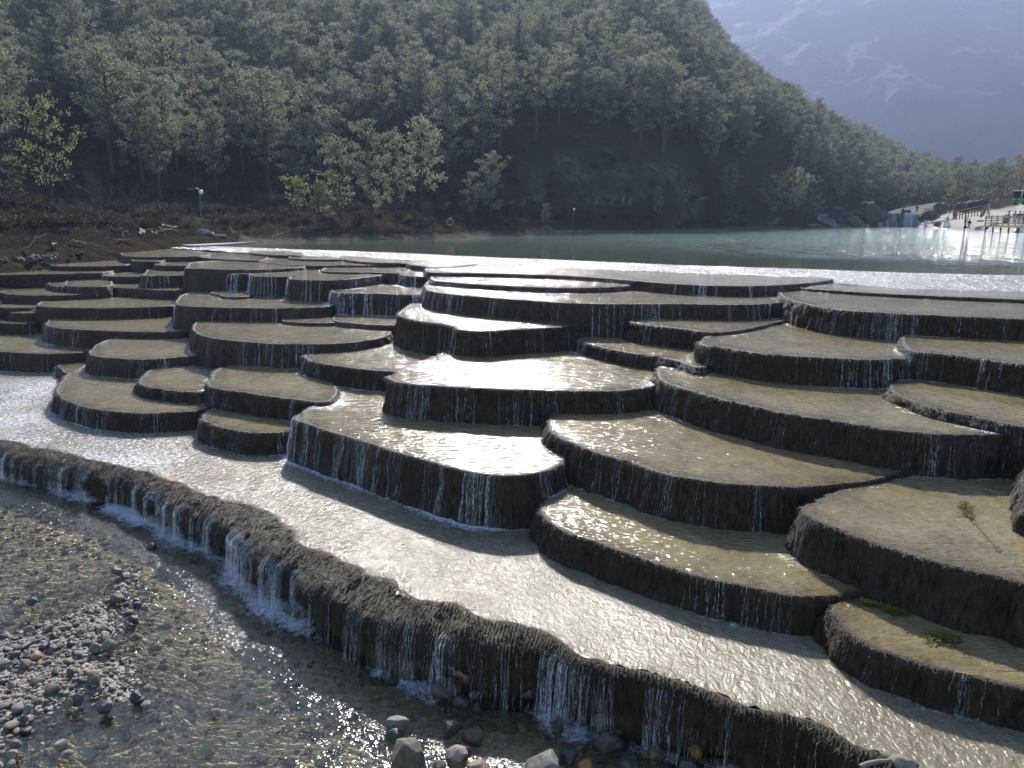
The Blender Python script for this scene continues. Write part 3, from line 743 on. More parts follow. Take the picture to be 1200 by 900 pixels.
# ------------------------------------------------------------------ lake, spillway, hill
LZ = CAMZ-LAKE_H
EDGE = [(180,287),(294,290),(340,292),(400,294),(480,297),(560,301),(640,304),(800,311),(933,315),(1067,320),(1200,323),(1400,330)]
E = np.array([W(x, y, LAKE_H)[:2] for x, y in EDGE]); E = spline(E, .5, False)
LOW = [(170,289,1.56),(250,294,1.60),(294,297,1.63),(400,304,1.65),(480,310,1.66),(560,314,1.67),(640,317,1.68),(720,320,1.68),(800,324,1.69),(900,329,1.70),(970,331,1.72),(1067,342,1.76),(1200,346,1.76),(1400,352,1.76)]
def spillway():
    n = 260; xs = np.linspace(180, 1400, n)
    top = np.array([W(x, np.interp(x, [e[0] for e in EDGE], [e[1] for e in EDGE]), LAKE_H) for x in xs])
    bot = np.array([W(x, np.interp(x, [e[0] for e in LOW], [e[1] for e in LOW]), np.interp(x, [e[0] for e in LOW], [e[2] for e in LOW])) for x in xs])
    rows = []; K = 26
    for k in range(K):
        u = k/(K-1); p = top*(1-u)+bot*u; q = p.copy(); q[:, 2] = 0
        p[:, 2] += (.035*fbm(q*np.array([1.1, 1.1, 1]), 3, 3)+.012*fbm(q*4, 2, 4))*min(1, u*5)
        if k == 0: p[:, 2] += .006
        rows.append(p)
    A = np.stack(rows); i = np.arange(n-1); f = []
    for k in range(K-1): f.append(np.stack([k*n+i, (k+1)*n+i, (k+1)*n+i+1, k*n+i+1], 1))
    V = A.reshape(-1, 3); fo = np.repeat(.40*np.ones(K), n)
    o = npmesh("spillway_water", V, np.concatenate(f), M['spill_water'], attrs=dict(edge=np.zeros(len(V)), foam=fo)); o["kind"] = "structure"
spillway()
SHORE = [(-700,330),(-300,314),(-100,305),(0,300),(60,297),(160,292),(200,289),(310,284),(400,282),(520,279),(640,276),(760,272.5),(870,270),(945,267.2),(1000,266),(1060,266),(1085,267),(1120,268.3),(1150,269.5),(1200,272),(1300,277),(1600,290)]
shx = np.array([p[0] for p in SHORE], float); shD = np.array([W(600, y, LAKE_H)[1] for _, y in SHORE])
def ctrl(x, xs, ys): return np.interp(x, xs, ys)
HX = [-700, -100, 0, 150, 300, 450, 560, 620, 740, 800, 850, 900, 950, 1000, 1050, 1100, 1170, 1200, 1300, 1700]
D1 = [40, 60, 66, 74, 80, 82, 86, 88, 96, 106, 122, 135, 165, 205, 215, 220, 200, 180, 170, 160]      # foot of the hill
Z1 = [6, 6.6, 6.5, 6.3, 6, 5.5, 5.2, 5.0, 5.0, 5.2, 5.4, 5.4, 5.8, 7, 7.4, 8, 10, 11, 11, 11]
D2 = [60, 110, 112, 115, 118, 118, 116, 108, 114, 125, 142, 170, 215, 250, 260, 260, 260, 250, 250, 250]     # top of the steep cut
Z2 = [14, 23, 23, 23, 21, 19, 19, 16.5, 16.5, 16, 17, 22, 22, 18, 14, 12, 12, 12, 12, 12]
DR = [200, 232, 232, 240, 250, 262, 278, 300, 360, 430, 470, 480, 480, 480, 480, 480, 450, 430, 430, 430]
ZR = [60, 67, 67, 70, 73, 76, 81, 88, 106, 110, 89, 70, 58, 48, 38, 28, 14, 9, 6, 5]
def hz(X, Y):
    X = np.asarray(X, float); Y = np.asarray(Y, float)
    x = 600+F*X/(np.maximum(Y, 1)*.978+.3)
    d0, d1, z1, d2, z2, dr, zr = np.interp(x, shx, shD), ctrl(x, HX, D1), ctrl(x, HX, Z1), ctrl(x, HX, D2), ctrl(x, HX, Z2), ctrl(x, HX, DR), ctrl(x, HX, ZR)
    p = np.stack([X, Y, np.zeros_like(X)], -1)
    w = Y+1.2*fbm(p*.12, 3, 41)
    u = np.clip((w-d0)/1.6, -2, 1)
    z = LZ+np.where(u < 0, u*.8, .45*u)
    a = np.clip((w-d0-1.6)/np.maximum(d1-d0-1.6, 1), 0, 1); z = z+(z1-LZ-.45)*a**1.15
    b = np.clip((w-d1)/(d2-d1), 0, 1); z = z+(z2-z1)*(b*.8+.2*b*b*(3-2*b))
    c = np.clip((w-d2)/(dr-d2), 0, 1); z = z+(zr-z2)*(.72*c+.28*np.sin(c*math.pi/2))
    z = z-np.maximum(w-dr, 0)*.33
    big = np.clip((w-d1)/60, 0, 1)
    z = z+big*5*fbm(p*.022, 4, 42)+np.clip((w-d0-2)/12, 0, 1)*.55*fbm(p*.16, 4, 43)+np.clip((w-d0-1)/6, 0, 1)*.16*fbm(p*.7, 3, 44)
    return np.maximum(z, LZ-3)
def hit(x, y, lo=28., hi=700.):
    """where the photo ray through (x,y) meets the hillside"""
    dx = (x-600)/F; dv = -(y-450)/F; dy = CP+dv*SP; dz = -SP+dv*CP
    Yv = np.geomspace(lo, hi, 2500); X = dx/dy*Yv; Z = CAMZ+dz/dy*Yv
    g = Z-hz(X, Yv); i = np.where(g < 0)[0]
    i = i[0] if len(i) else np.argmin(g)
    return np.array([X[i], Yv[i], float(hz(X[i], Yv[i]))])
def hill():
    xs = np.concatenate([np.arange(-700, -60, 14.), np.arange(-60, 1260, 3.), np.arange(1260, 1700, 14.)])
    v = np.concatenate([[-6, -2, -1, -.5, 0, .4, .8, 1.2, 1.6, 2.2, 3], np.arange(4, 60, .9), np.geomspace(60, 560, 90)])
    d0 = np.interp(xs, shx, shD)
    Yg = d0[None]+v[:, None]; Xg = (xs[None]-600)/F*(Yg*.978+.3)
    Z = hz(Xg, Yg); nv, nx = Yg.shape
    V = np.stack([Xg, Yg, Z], -1).reshape(-1, 3)
    i, j = np.meshgrid(np.arange(nv-1), np.arange(nx-1), indexing='ij'); a = (i*nx+j).ravel()
    Fq = np.stack([a, a+1, a+nx+1, a+nx], 1)
    px, py = proj(V)
    sc = np.zeros(len(V)); tr = np.zeros(len(V))
    for x, y, sxx, syy, w in [(665, 190, 14, 10, 1), (680, 205, 18, 14, .8), (712, 190, 10, 14, .9), (728, 200, 14, 12, .8), (765, 200, 10, 12, .9), (785, 203, 16, 16, 1), (805, 222, 14, 16, .9), (740, 222, 26, 14, .6), (810, 245, 14, 10, .8), (630, 215, 14, 16, .6), (700, 232, 60, 8, .5), (860, 255, 12, 10, .7),
                              (245, 258, 30, 8, .7), (330, 258, 20, 8, .5), (20, 252, 20, 5, .5), (640, 262, 14, 8, .5), (170, 270, 60, 6, .15)]:
        sc = np.maximum(sc, w*np.exp(-((px-x)/sxx)**2-((py-y)/syy)**2))
    for line, wd in [([(248, 256), (262, 262), (275, 270), (285, 276), (290, 280)], 2.6), ([(320, 276), (345, 268), (370, 258), (395, 248)], 1.6), ([(580, 240), (610, 238), (632, 232), (638, 224)], 1.6),
                     ([(690, 236), (720, 234), (760, 236), (800, 234), (830, 232)], 1.6), ([(300, 240), (400, 241), (540, 239)], 1.1), ([(230, 229), (330, 230), (420, 238)], 1.1), ([(640, 265), (655, 275)], 2), ([(905, 262), (915, 256)], 2)]:
        for (x0, y0), (x1, y1) in zip(line[:-1], line[1:]):
            ex, ey = x1-x0, y1-y0; tt = np.clip(((px-x0)*ex+(py-y0)*ey)/(ex*ex+ey*ey), 0, 1)
            dd = np.hypot(px-x0-tt*ex, (py-y0-tt*ey)*1.6); tr = np.maximum(tr, np.exp(-(dd/wd)**2))
    shore = np.exp(-((Yg-d0[None])/1.3-.3)**2).ravel()*.5*(px > 280); tr = np.maximum(tr, shore)
    bch = np.clip((px-1050)/25, 0, 1)*np.clip(1-(Yg.ravel()-np.repeat(d0[None], nv, 0).ravel()-45)/15, 0, 1)*(px < 2000)
    tr = np.maximum(tr, bch*.4)
    o = npmesh("hillside", V, Fq, M['hill'], attrs=dict(scree=sc, trail=tr, beach=bch)); o["kind"] = "structure"
hill()
def lake():
    xs = np.arange(-500, 1700, 20.)
    far = np.interp(xs, shx, shD)+5
    # near edge along E, far edge under the shore
    Ex, _ = proj(np.concatenate([E, np.full((len(E), 1), LZ)], 1))
    o = np.argsort(Ex); nearY = np.interp(xs, Ex[o], E[o, 1])
    nearY = np.minimum(nearY, far-1)
    v = np.linspace(0, 1, 60)**1.6
    Y = nearY[None]*(1-v[:, None])+far[None]*v[:, None]; X = (xs[None]-600)/F*(Y*CP+LAKE_H*SP)
    nv, nx = Y.shape; V = np.stack([X, Y, np.full_like(X, LZ)], -1).reshape(-1, 3)
    i, j = np.meshgrid(np.arange(nv-1), np.arange(nx-1), indexing='ij'); a = (i*nx+j).ravel()
    px, py = proj(V)
    cut = np.interp(px, [300, 560, 760, 900, 1060, 1200], [284, 284, 292, 300, 304, 308])   # wind line between calm and rippled water
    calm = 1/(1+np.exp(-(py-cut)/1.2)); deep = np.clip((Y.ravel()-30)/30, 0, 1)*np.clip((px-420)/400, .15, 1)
    calm = np.maximum(calm, np.clip((720-px)/90, 0, 1))
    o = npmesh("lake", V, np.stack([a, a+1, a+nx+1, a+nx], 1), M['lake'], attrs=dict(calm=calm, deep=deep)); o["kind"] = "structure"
lake()
def mountain():
    xs = np.arange(560, 1900, 6.); D = np.concatenate([np.geomspace(1100, 3400, 220)])
    Yg = np.repeat(D[:, None], len(xs), 1); Xg = (xs[None]-600)/F*Yg*CP
    p = np.stack([Xg, Yg, np.zeros_like(Xg)], -1)
    u = np.clip((Yg-1150-60*fbm(p*.004, 3, 61))/1500, 0, 1)
    rid = 1-np.abs(fbm(p*.0016, 5, 62)); rid2 = 1-np.abs(fbm(p*.006, 5, 63))
    Z = np.minimum(25+820*u**.9+u*(260*(rid-.75)+170*(rid2-.75))+np.clip(u*6, 0, 1)*45*fbm(p*.010, 5, 64), 735)
    V = np.stack([Xg, Yg, Z], -1).reshape(-1, 3); nv, nx = Yg.shape
    i, j = np.meshgrid(np.arange(nv-1), np.arange(nx-1), indexing='ij'); a = (i*nx+j).ravel()
    npmesh("mountain", V, np.stack([a, a+1, a+nx+1, a+nx], 1), M['mountain'])["kind"] = "structure"
mountain()
gm = MB(); gm.box((0, 2300, -1.6), (9000, 6400, .4)); gm.build("ground", M['ground'])["kind"] = "structure"

# ------------------------------------------------------------------ foreground pool
BAR = np.array([W(x, y, 5)[:2] for x, y in [(-140,770),(0,738),(35,729),(90,713),(125,694),(140,676),(155,672),(172,690),(163,716),(167,738),(152,758),(172,778),(192,812),(165,832),(120,834),(95,830),(62,850),(46,872),(28,900),(-20,950),(-140,960)]])
def sdist(P, poly):
    a = poly; b = np.roll(poly, -1, 0); d = np.full(len(P), 1e9)
    for p, q_ in zip(a, b):
        e = q_-p; t = np.clip(((P-p)@e)/(e@e), 0, 1); d = np.minimum(d, np.linalg.norm(P-p-t[:, None]*e, axis=1))
    return np.where(inside(poly, P), d, -d)
def zw(P): return np.clip(.042*(P[..., 1]-8.2), -.03, .22)
def bed_z(P):
    s = sdist(P, BAR); p3 = np.concatenate([P, np.zeros((len(P), 1))], 1)
    z = -.20+.05*fbm(p3*.9, 3, 81)+.03*fbm(p3*3, 3, 82)
    return z+np.clip((s+.45)/1.0, 0, 1)**.8*.245+zw(P)
def foreground():
    gx, gy = np.meshgrid(np.arange(-14, 6.5, .05), np.arange(4.2, 15.5, .05))
    P = np.stack([gx.ravel(), gy.ravel()], 1); ny, nx = gx.shape
    V = np.concatenate([P, bed_z(P)[:, None]], 1)
    i, j = np.meshgrid(np.arange(ny-1), np.arange(nx-1), indexing='ij'); a = (i*nx+j).ravel(); Fq = np.stack([a, a+1, a+nx+1, a+nx], 1)
    npmesh("riverbed", V, Fq, M['bed'], attrs=dict(dry=np.clip((V[:, 2]-zw(P)+.03)/.05, 0, 1)))["kind"] = "structure"
    px, py = proj(np.concatenate([P, np.zeros((len(P), 1))], 1))
    s = sh['keep'] & (sh['zb'] < .1); Q = (sh['poly']+sh['n']*.1)[s][::3]; fw = sh['flow'][s][::3]
    foam = np.zeros(len(P))
    for k in range(0, len(P), 3000):
        dd = np.sqrt(((P[k:k+3000, None]-Q[None])**2).sum(2)); j = dd.argmin(1); dm = dd[np.arange(len(dd)), j]; f = fw[j]
        foam[k:k+3000] = (.25+.72*np.clip(f, 0, 1.1))*np.exp(-(dm/(.10+.36*np.clip(f, 0, 1.2)))**1.3)
    p3 = np.concatenate([P, np.zeros((len(P), 1))], 1)
    ro = .38+.3*fbm(p3*.8, 3, 91)
    for x, y, a_, b_, w in [(70, 620, 150, 60, .9), (260, 640, 90, 60, 1.), (380, 770, 90, 60, .6), (540, 830, 140, 60, 1.), (240, 740, 90, 40, .5)]:
        ro = np.maximum(ro, w*np.exp(-((px-x)/a_)**2-((py-y)/b_)**2))
    ro = np.where((px < 330) & (py > 800), np.minimum(ro, .22), ro)
    Vw = np.concatenate([P, zw(P)[:, None]], 1)
    npmesh("river_water", Vw, Fq, M['clear'], attrs=dict(foam=foam, rough=ro))["kind"] = "structure"
foreground()

# ------------------------------------------------------------------ stones
def rock_mesh(seed, sub=3, facet=.85):
    bm = bmesh.new(); bmesh.ops.create_icosphere(bm, subdivisions=sub, radius=.5)
    V = np.array([tuple(v.co) for v in bm.verts]); r = np.random.default_rng(seed)
    for k in range(11):                                  # shear off a few flat faces
        d = r.normal(size=3); d /= np.linalg.norm(d); c = r.uniform(.24, .44); s = V@d
        V = V-np.where(s > c, (s-c)*facet, 0)[:, None]*d
    l = np.linalg.norm(V, axis=1)[:, None]
    V = V*(1+.16*fbm(V*2.2+seed, 3, seed)[:, None]+.05*fbm(V*6+seed, 4, seed+1)[:, None])
    for v, c in zip(bm.verts, V): v.co = c
    me = bpy.data.meshes.new("stone"); bm.to_mesh(me); bm.free()
    me.polygons.foreach_set("use_smooth", [True]*len(me.polygons)); me.update()
    return me
def rock(name, x, y, w, h, label, mat, seed, H=5.0, depth=1.0, rz=None, cat="rock", group=None, sink=.25):
    p = W(x, y+h*.35, H); dist = math.hypot(p[0], p[1], CAMZ-p[2]) if True else 1
    d = p[1]*CP+(CAMZ-p[2])*SP
    ww = w*d/F*.88; hh = h*d/F/.80*.85
    me = rock_mesh(seed, 4 if w > 18 else 3); me.materials.append(M[mat])
    o = link(name, me); o.location = (p[0], p[1]+ww*.2, p[2]+hh*(.5-sink)+(float(zw(p)) if H > 4.5 else 0)); o.scale = (ww, ww*depth*.85, hh)
    o.rotation_euler = (rng.uniform(-.15, .15), rng.uniform(-.15, .15), rng.uniform(-.5, .5) if rz is None else rz)
    tag(o, label, cat, group or "boulders and stones in the shallow river"); return o
for i, (x, y, w, h, mt, lab) in enumerate([
    (476, 882, 62, 52, 'rock_grey', "largest pale grey angular boulder at the bottom edge of the shallow river"),
    (463, 846, 36, 28, 'rock_grey', "lumpy grey-brown stone touching a smaller one behind the largest boulder"),
    (463, 860, 26, 18, 'rock_dark', "small dark stone leaning on the lumpy one behind the largest boulder"),
    (528, 851, 30, 26, 'rock_dark', "round dark grey stone standing in glittering water left of the flat brown one"),
    (557, 859, 36, 24, 'rock_brown', "flat-topped reddish brown stone in glittering water"),
    (535, 881, 34, 20, 'rock_tan', "squarish tan stone half submerged right of the largest boulder"),
    (548, 876, 14, 12, 'rock_dark', "pebble-sized dark stone between the flat brown and the squarish tan stones"),
    (516, 897, 26, 20, 'rock_grey', "rounded stone cut by the bottom edge beside the largest boulder"),
    (560, 897, 32, 18, 'rock_tan', "low pale stone at the bottom edge right of the squarish tan stone"),
    (642, 895, 60, 30, 'rock_grey', "long pale flat boulder cut by the bottom edge below the dark pool"),
    (667, 886, 26, 20, 'rock_dark', "smooth greenish dark stone behind the long pale flat boulder"),
    (687, 896, 28, 24, 'rock_orange', "rusty orange stone at the bottom edge"),
    (521, 805, 46, 26, 'rock_brown', "smooth dark brown oval stone lying under the mossy fall"),
    (543, 787, 26, 32, 'rock_orange', "upright reddish stone leaning against the mossy wall"),
    (539, 820, 26, 18, 'rock_brown', "small brown stone just below the smooth oval one"),
    (557, 800, 12, 10, 'rock_orange', "tiny orange stone beside the upright reddish one"),
    (557, 811, 16, 9, 'rock_tan', "tiny yellowish stone below the upright reddish one"),
    (560, 828, 18, 14, 'rock_brown', "half sunken brown stone in shade in front of the mossy wall"),
    (592, 786, 38, 34, 'rock_dark', "large shaded black boulder under the mossy overhang"),
    (352, 716, 52, 30, 'rock_dark', "flat wet dark boulder at the foot of the strongest front fall"),
    (108, 574, 42, 18, 'rock_dark', "wet dark slab beside the left cascade"),
    (104, 565, 24, 18, 'rock_dark', "wet dark lump behind the slab beside the left cascade"),
    (706, 847, 36, 26, 'rock_brown', "brown boulder in shade under the right part of the shelf"),
    (712, 868, 38, 24, 'rock_brown', "broad dark stone in front of the shaded brown boulder"),
    (657, 846, 24, 20, 'rock_dark', "dark stone beside a short white trickle in the shaded pool"),
    (816, 880, 26, 20, 'rock_orange', "reddish stone under the right end of the front shelf"),
    (768, 880, 30, 22, 'rock_brown', "shaded round stone left of the reddish one under the shelf"),
    (790, 886, 20, 14, 'rock_dark', "small dark stone touching the reddish one under the shelf"),
    (835, 893, 24, 16, 'rock_brown', "brown stone at the bottom edge under the dripping shelf"),
    (740, 893, 34, 16, 'rock_dark', "flat dark stone at the bottom edge in the shaded pool"),
    (251, 834, 16, 13, 'rock_tan', "small cream-coloured stone alone in the clear shallow water"),
    (178, 648, 16, 10, 'rock_dark', "little dark rock breaking the white riffle left of the falls"),
    (858, 900, 40, 14, 'rock_tan', "pale stone just cut by the bottom edge near the dripping wall")]):
    rock("river_rock", x, y, w, h, lab, mt, 100+i, depth=1.0)
rock("river_rock", 1062, 896, 38, 18, "pale smooth rock resting on the shelf's lip at the lower right corner", 'rock_grey', 160, H=4.28)
for i in range(34):
    x = rng.uniform(600, 1000); y = np.interp(x, [600, 680, 760, 860, 1000], [800, 838, 862, 884, 930])+rng.uniform(-6, 26)
    if y > 905: continue
    w = rng.uniform(14, 34)
    rock("river_rock", x, y, w, w*rng.uniform(.5, .75), "wet brown rubble stone in the shade under the front shelf's right half", ['rock_brown', 'rock_dark', 'rock_brown'][i % 3], 400+i, group="rubble under the front shelf", sink=.35)
BARLAB = [(122, 827, 24, 20, 'rock_dark', "biggest dark grey cobble at the water's edge of the gravel bar"),
    (70, 871, 20, 18, 'rock_tan', "tan cobble with one broken face standing in water off the bar"),
    (77, 881, 16, 9, 'rock_grey', "flat cobble touching the broken tan one off the bar"),
    (36, 709, 16, 11, 'rock_dark', "lone dark cobble at the upper edge of the gravel bar"),
    (137, 676, 15, 12, 'rock_dark', "dark cobble at the very tip of the gravel bar"),
    (137, 705, 18, 13, 'rock_grey', "pale oval cobble near the tip of the gravel bar"),
    (155, 728, 14, 10, 'rock_dark', "dark oval cobble on the right flank of the gravel bar"),
    (158, 748, 16, 12, 'rock_grey', "smooth grey cobble at the right water line of the bar"),
    (126, 758, 20, 18, 'rock_grey', "blocky pale cobble in the middle of the gravel bar"),
    (109, 761, 18, 15, 'rock_grey', "rounded grey cobble left of the blocky pale one"),
    (107, 794, 20, 20, 'rock_tan', "upright sandy cobble in the middle of the gravel bar"),
    (82, 788, 14, 14, 'rock_dark', "dark squarish cobble in the lower middle of the bar"),
    (40, 769, 16, 12, 'rock_orange', "orange-tinted cobble in the left half of the gravel bar"),
    (90, 818, 14, 16, 'rock_dark', "dark wet cobble with a pale neighbour at the lower bar edge"),
    (80, 822, 14, 14, 'rock_tan', "pale neighbour of the dark wet cobble at the lower bar edge"),
    (158, 815, 20, 14, 'rock_dark', "low dark cobble at the lower right corner of the bar"),
    (16, 870, 18, 14, 'rock_grey', "grey cobble by the lower left edge"),
    (13, 882, 16, 9, 'rock_tan', "flat tan cobble by the lower left edge"),
    (12, 893, 14, 10, 'rock_grey', "rounded cobble lowest at the left edge"),
    (31, 830, 16, 14, 'rock_grey', "pale cobble on the left part of the bar"),
    (61, 760, 14, 10, 'rock_grey', "slim pale cobble in the upper left of the bar")]
for i, (x, y, w, h, mt, lab) in enumerate(BARLAB):
    o = rock("cobble", x, y, w, h, lab, mt, 200+i, H=4.96, cat="cobble", group="cobbles on the gravel bar", sink=.2)
STONES = [rock_mesh(300+k, 3, .8) for k in range(8)]
SM = []
for k, me in enumerate(STONES):
    for mt in ('rock_grey', 'rock_tan', 'rock_grey', 'rock_dark'):
        c = me.copy(); c.materials.append(M[mt]); SM.append(c)
cnt = 0
while cnt < 230:
    p = np.array([[rng.uniform(-9.5, -3.5), rng.uniform(5.2, 11.5)]])
    s = sdist(p, BAR)[0]
    if s < .02 or rng.random() > .3+s*2: continue
    px, py = proj(np.array([[p[0, 0], p[0, 1], .05]])); 
    if px[0] < -10 or py[0] > 912: continue
    size = float(np.clip(rng.lognormal(-2.5, .35), .05, .17)); z = bed_z(p)[0]
    o = link("cobble", SM[rng.integers(len(SM))], None, None, (p[0, 0], p[0, 1], max(z, zw(p)[0]-.02)+size*.14))
    o.scale = (size*rng.uniform(.9, 1.35), size*rng.uniform(.7, 1.05), size*rng.uniform(.5, .8)); o.rotation_euler = (rng.uniform(-.3, .3), rng.uniform(-.3, .3), rng.uniform(0, 6.28))
    tag(o, "small rounded dry cobble among many alike on the gravel bar at lower left", "cobble", "cobbles on the gravel bar"); cnt += 1
def scatter(name, n, area, smin, smax, mats, ztop, seed):
    r = np.random.default_rng(seed); bm = bmesh.new(); bmesh.ops.create_icosphere(bm, subdivisions=2, radius=.5)
    B = np.array([tuple(v.co) for v in bm.verts]); Fc = np.array([[v.index for v in f.verts] for f in bm.faces]); bm.free()
    P = area(r, n); n = len(P)
    vs_, fs = [], []
    shapes = [B*(1+.28*fbm(B*1.8+k*5, 3, k)[:, None]) for k in range(12)]
    size = np.clip(r.lognormal(math.log((smin*smax)**.5), .45, n), smin, smax)
    z = bed_z(P)
    V = np.empty((n, len(B), 3)); 
    for k in range(n):
        a = r.uniform(0, 6.28); s = size[k]*np.array([r.uniform(.9, 1.3), r.uniform(.7, 1), r.uniform(.45, .8)]); q = shapes[k % 12]*s
        q = q@np.array([[math.cos(a), math.sin(a), 0], [-math.sin(a), math.cos(a), 0], [0, 0, 1]]); V[k] = q+np.array([P[k, 0], P[k, 1], z[k]+size[k]*.12])
    Fa = (Fc[None]+(np.arange(n)*len(B))[:, None, None]).reshape(-1, 3)
    tint = np.repeat(r.random(n), len(B))
    o = npmesh(name, V.reshape(-1, 3), Fa, mats, attrs=dict(tint=tint)); o["kind"] = "stuff"; return o
def gravel_mat(name, stops):
    t = NT(name); n = t.noise(t.coord(), 30, 4); c = t.ramp(t.attr("tint"), stops)
    cc = t.mix(t.math('MULTIPLY', n, .5), c, (.07, .065, .055))
    return t.done(t.pbsdf(base_color=cc, roughness=.75, normal=t.bump(n, .4, .004)))
M['gravel'] = gravel_mat("bar_gravel", [(0, (.09, .073, .05)), (.2, (.21, .178, .127)), (.5, (.31, .265, .19)), (.8, (.40, .35, .26)), (.95, (.28, .17, .085))])
M['gravel_wet'] = gravel_mat("sunken_gravel", [(0, (.10, .085, .05)), (.3, (.23, .19, .11)), (.6, (.33, .28, .17)), (.85, (.42, .37, .25)), (1, (.42, .25, .09))])
def bar_area(r, n):
    P = np.stack([r.uniform(-10.5, -3.2, n*3), r.uniform(5, 12, n*3)], 1); s = sdist(P, BAR)
    return P[s > -.12*r.random(len(P))][:n]
def bed_area(r, n):
    P = np.stack([r.uniform(-11, 2.5, n*2), r.uniform(5, 13, n*2)], 1); s = sdist(P, BAR)
    px, py = proj(np.concatenate([P, np.zeros((len(P), 1))], 1))
    return P[(s < .05) & (px > -20) & (px < 900) & (py < 920)][:n]
g = scatter("gravel", 7500, bar_area, .015, .075, M['gravel'], 0, 1); tag(g, "fine grey gravel of the bar at lower left", "gravel")
g = scatter("gravel", 2600, bed_area, .03, .14, M['gravel_wet'], 0, 2); tag(g, "brownish stones lying under the clear river water", "gravel")

# ------------------------------------------------------------------ trees
def tube_np(pts, rad, n):
    pts = np.asarray(pts); k = len(pts); d = np.gradient(pts, axis=0); d /= np.linalg.norm(d, axis=1)[:, None]+1e-9
    a = np.cross(d, [0.31, .17, .93]); a /= np.linalg.norm(a, axis=1)[:, None]+1e-9; c = np.cross(d, a)
    th = np.arange(n)*2*np.pi/n
    V = pts[:, None]+(a[:, None]*np.cos(th)[None, :, None]+c[:, None]*np.sin(th)[None, :, None])*np.asarray(rad)[:, None, None]
    i, j = np.meshgrid(np.arange(k-1), np.arange(n), indexing='ij'); i = i.ravel(); j = j.ravel(); j2 = (j+1) % n
    return V.reshape(-1, 3), np.stack([i*n+j, i*n+j2, (i+1)*n+j2, (i+1)*n+j], 1)
def merge(parts):
    V, Fq, b = [], [], 0
    for v, f in parts: V.append(v); Fq.append(f+b); b += len(v)
    return np.concatenate(V), np.concatenate(Fq)
def leaves(C, r, n_per, spread, ln, wd, upb=.6):
    m = len(C)*n_per; c = np.repeat(C, n_per, 0)+r.normal(0, spread, (m, 3))*np.array([1, 1, .6])
    d = r.normal(size=(m, 3)); d[:, 2] += upb; d /= np.linalg.norm(d, axis=1)[:, None]
    s = np.cross(d, r.normal(size=(m, 3))); s /= np.linalg.norm(s, axis=1)[:, None]+1e-9
    L = r.uniform(.6, 1.2, m)[:, None]*ln; w = wd*r.uniform(.7, 1.2, m)[:, None]
    V = np.stack([c-s*w*.35, c+s*w*.35, c+d*L*.6+s*w, c+d*L, c+d*L*.6-s*w], 1).reshape(-1, 3); k = np.arange(m)*5
    return V, np.concatenate([np.stack([k, k+1, k+2, k+4], 1), np.stack([k+4, k+2, k+3, k+3], 1)])
def make_pine(seed, h=11., spread=3.0, low=.35, nb=46, npt=24, lean=.04, leaf=.42):
    r = np.random.default_rng(seed); t = np.linspace(0, 1, 9)
    ax = np.cumsum(r.normal(0, lean, (9, 2)), 0)*h*.12
    tr = np.stack([ax[:, 0]-ax[0, 0], ax[:, 1]-ax[0, 1], t*h*.97-.4], 1)
    parts = [tube_np(tr, .17*(1-t)**.8*h/11+.02, 7)]; C = []
    for b in range(nb):
        u = low+(1-low)*(b+r.random())/nb; p = np.array([np.interp(u, t, tr[:, k]) for k in range(3)])
        prof = np.sin(np.pi*np.clip(((u-low)/(1-low))*.70+.20, 0, 1))**.8
        L = spread*prof*r.uniform(.55, 1.15); az = b*2.4+r.normal(0, .5)
        el = r.uniform(-.1, .35)+.55*(u-.5)
        e = np.array([math.cos(az)*math.cos(el), math.sin(az)*math.cos(el), math.sin(el)])
        q = np.linspace(0, 1, 4)[:, None]; pts = p+e*L*q+np.array([0, 0, .22*L])*q**2+r.normal(0, .05*L, (4, 3))*q
        parts.append(tube_np(pts, .045*(1-q[:, 0])*h/11+.012, 4))
        for k in range(max(2, int(L*1.5))):
            f = r.uniform(.35, 1.05); C.append(p+e*L*f+np.array([0, 0, .22*L*f*f])+r.normal(0, .10*L, 3)*np.array([1, 1, .5]))
    for k in range(6): C.append(tr[-1]+r.normal(0, .3, 3))
    return merge(parts), leaves(np.array(C), r, npt, .24, leaf, .07)
def make_bare(seed, h=6., nb=26):
    r = np.random.default_rng(seed); parts = []
    for s in range(6):
        az = r.uniform(0, 6.28); tl = r.uniform(.15, .6)
        def grow(p, d, L, rad, dep):
            q = np.linspace(0, 1, 5)[:, None]; pts = p+d*L*q+np.cumsum(r.normal(0, .03*L, (5, 3)), 0)*q
            parts.append(tube_np(pts, rad*(1-.6*q[:, 0]), 4))
            if dep > 0:
                for k in range(4):
                    f = r.uniform(.3, 1); nd = d+r.normal(0, .45, 3); nd[2] += .15; nd /= np.linalg.norm(nd)
                    i = min(4, int(f*4)); grow(pts[i], nd, L*r.uniform(.4, .65), rad*.5, dep-1)
        d = np.array([math.cos(az)*tl, math.sin(az)*tl, 1]); grow(np.array([r.normal(0, .2), r.normal(0, .2), -.2]), d/np.linalg.norm(d), h*.45, .055, 3)
    return merge(parts)
def make_shrub(seed, R_=1.2, h=1.3, n=70):
    r = np.random.default_rng(seed); parts = []; C = []
    for k in range(14):
        az = r.uniform(0, 6.28); l = r.uniform(.5, 1); e = np.array([math.cos(az)*R_*l*.8, math.sin(az)*R_*l*.8, h*r.uniform(.5, 1)])
        q = np.linspace(0, 1, 4)[:, None]; parts.append(tube_np(e*q+r.normal(0, .05, (4, 3))*q-np.array([0, 0, .1]), .02*(1-q[:, 0])+.006, 4))
        for j in range(5): C.append(e*r.uniform(.5, 1.05)+r.normal(0, .14, 3))
    return merge(parts), leaves(np.array(C), r, 9, .16, .26, .05)
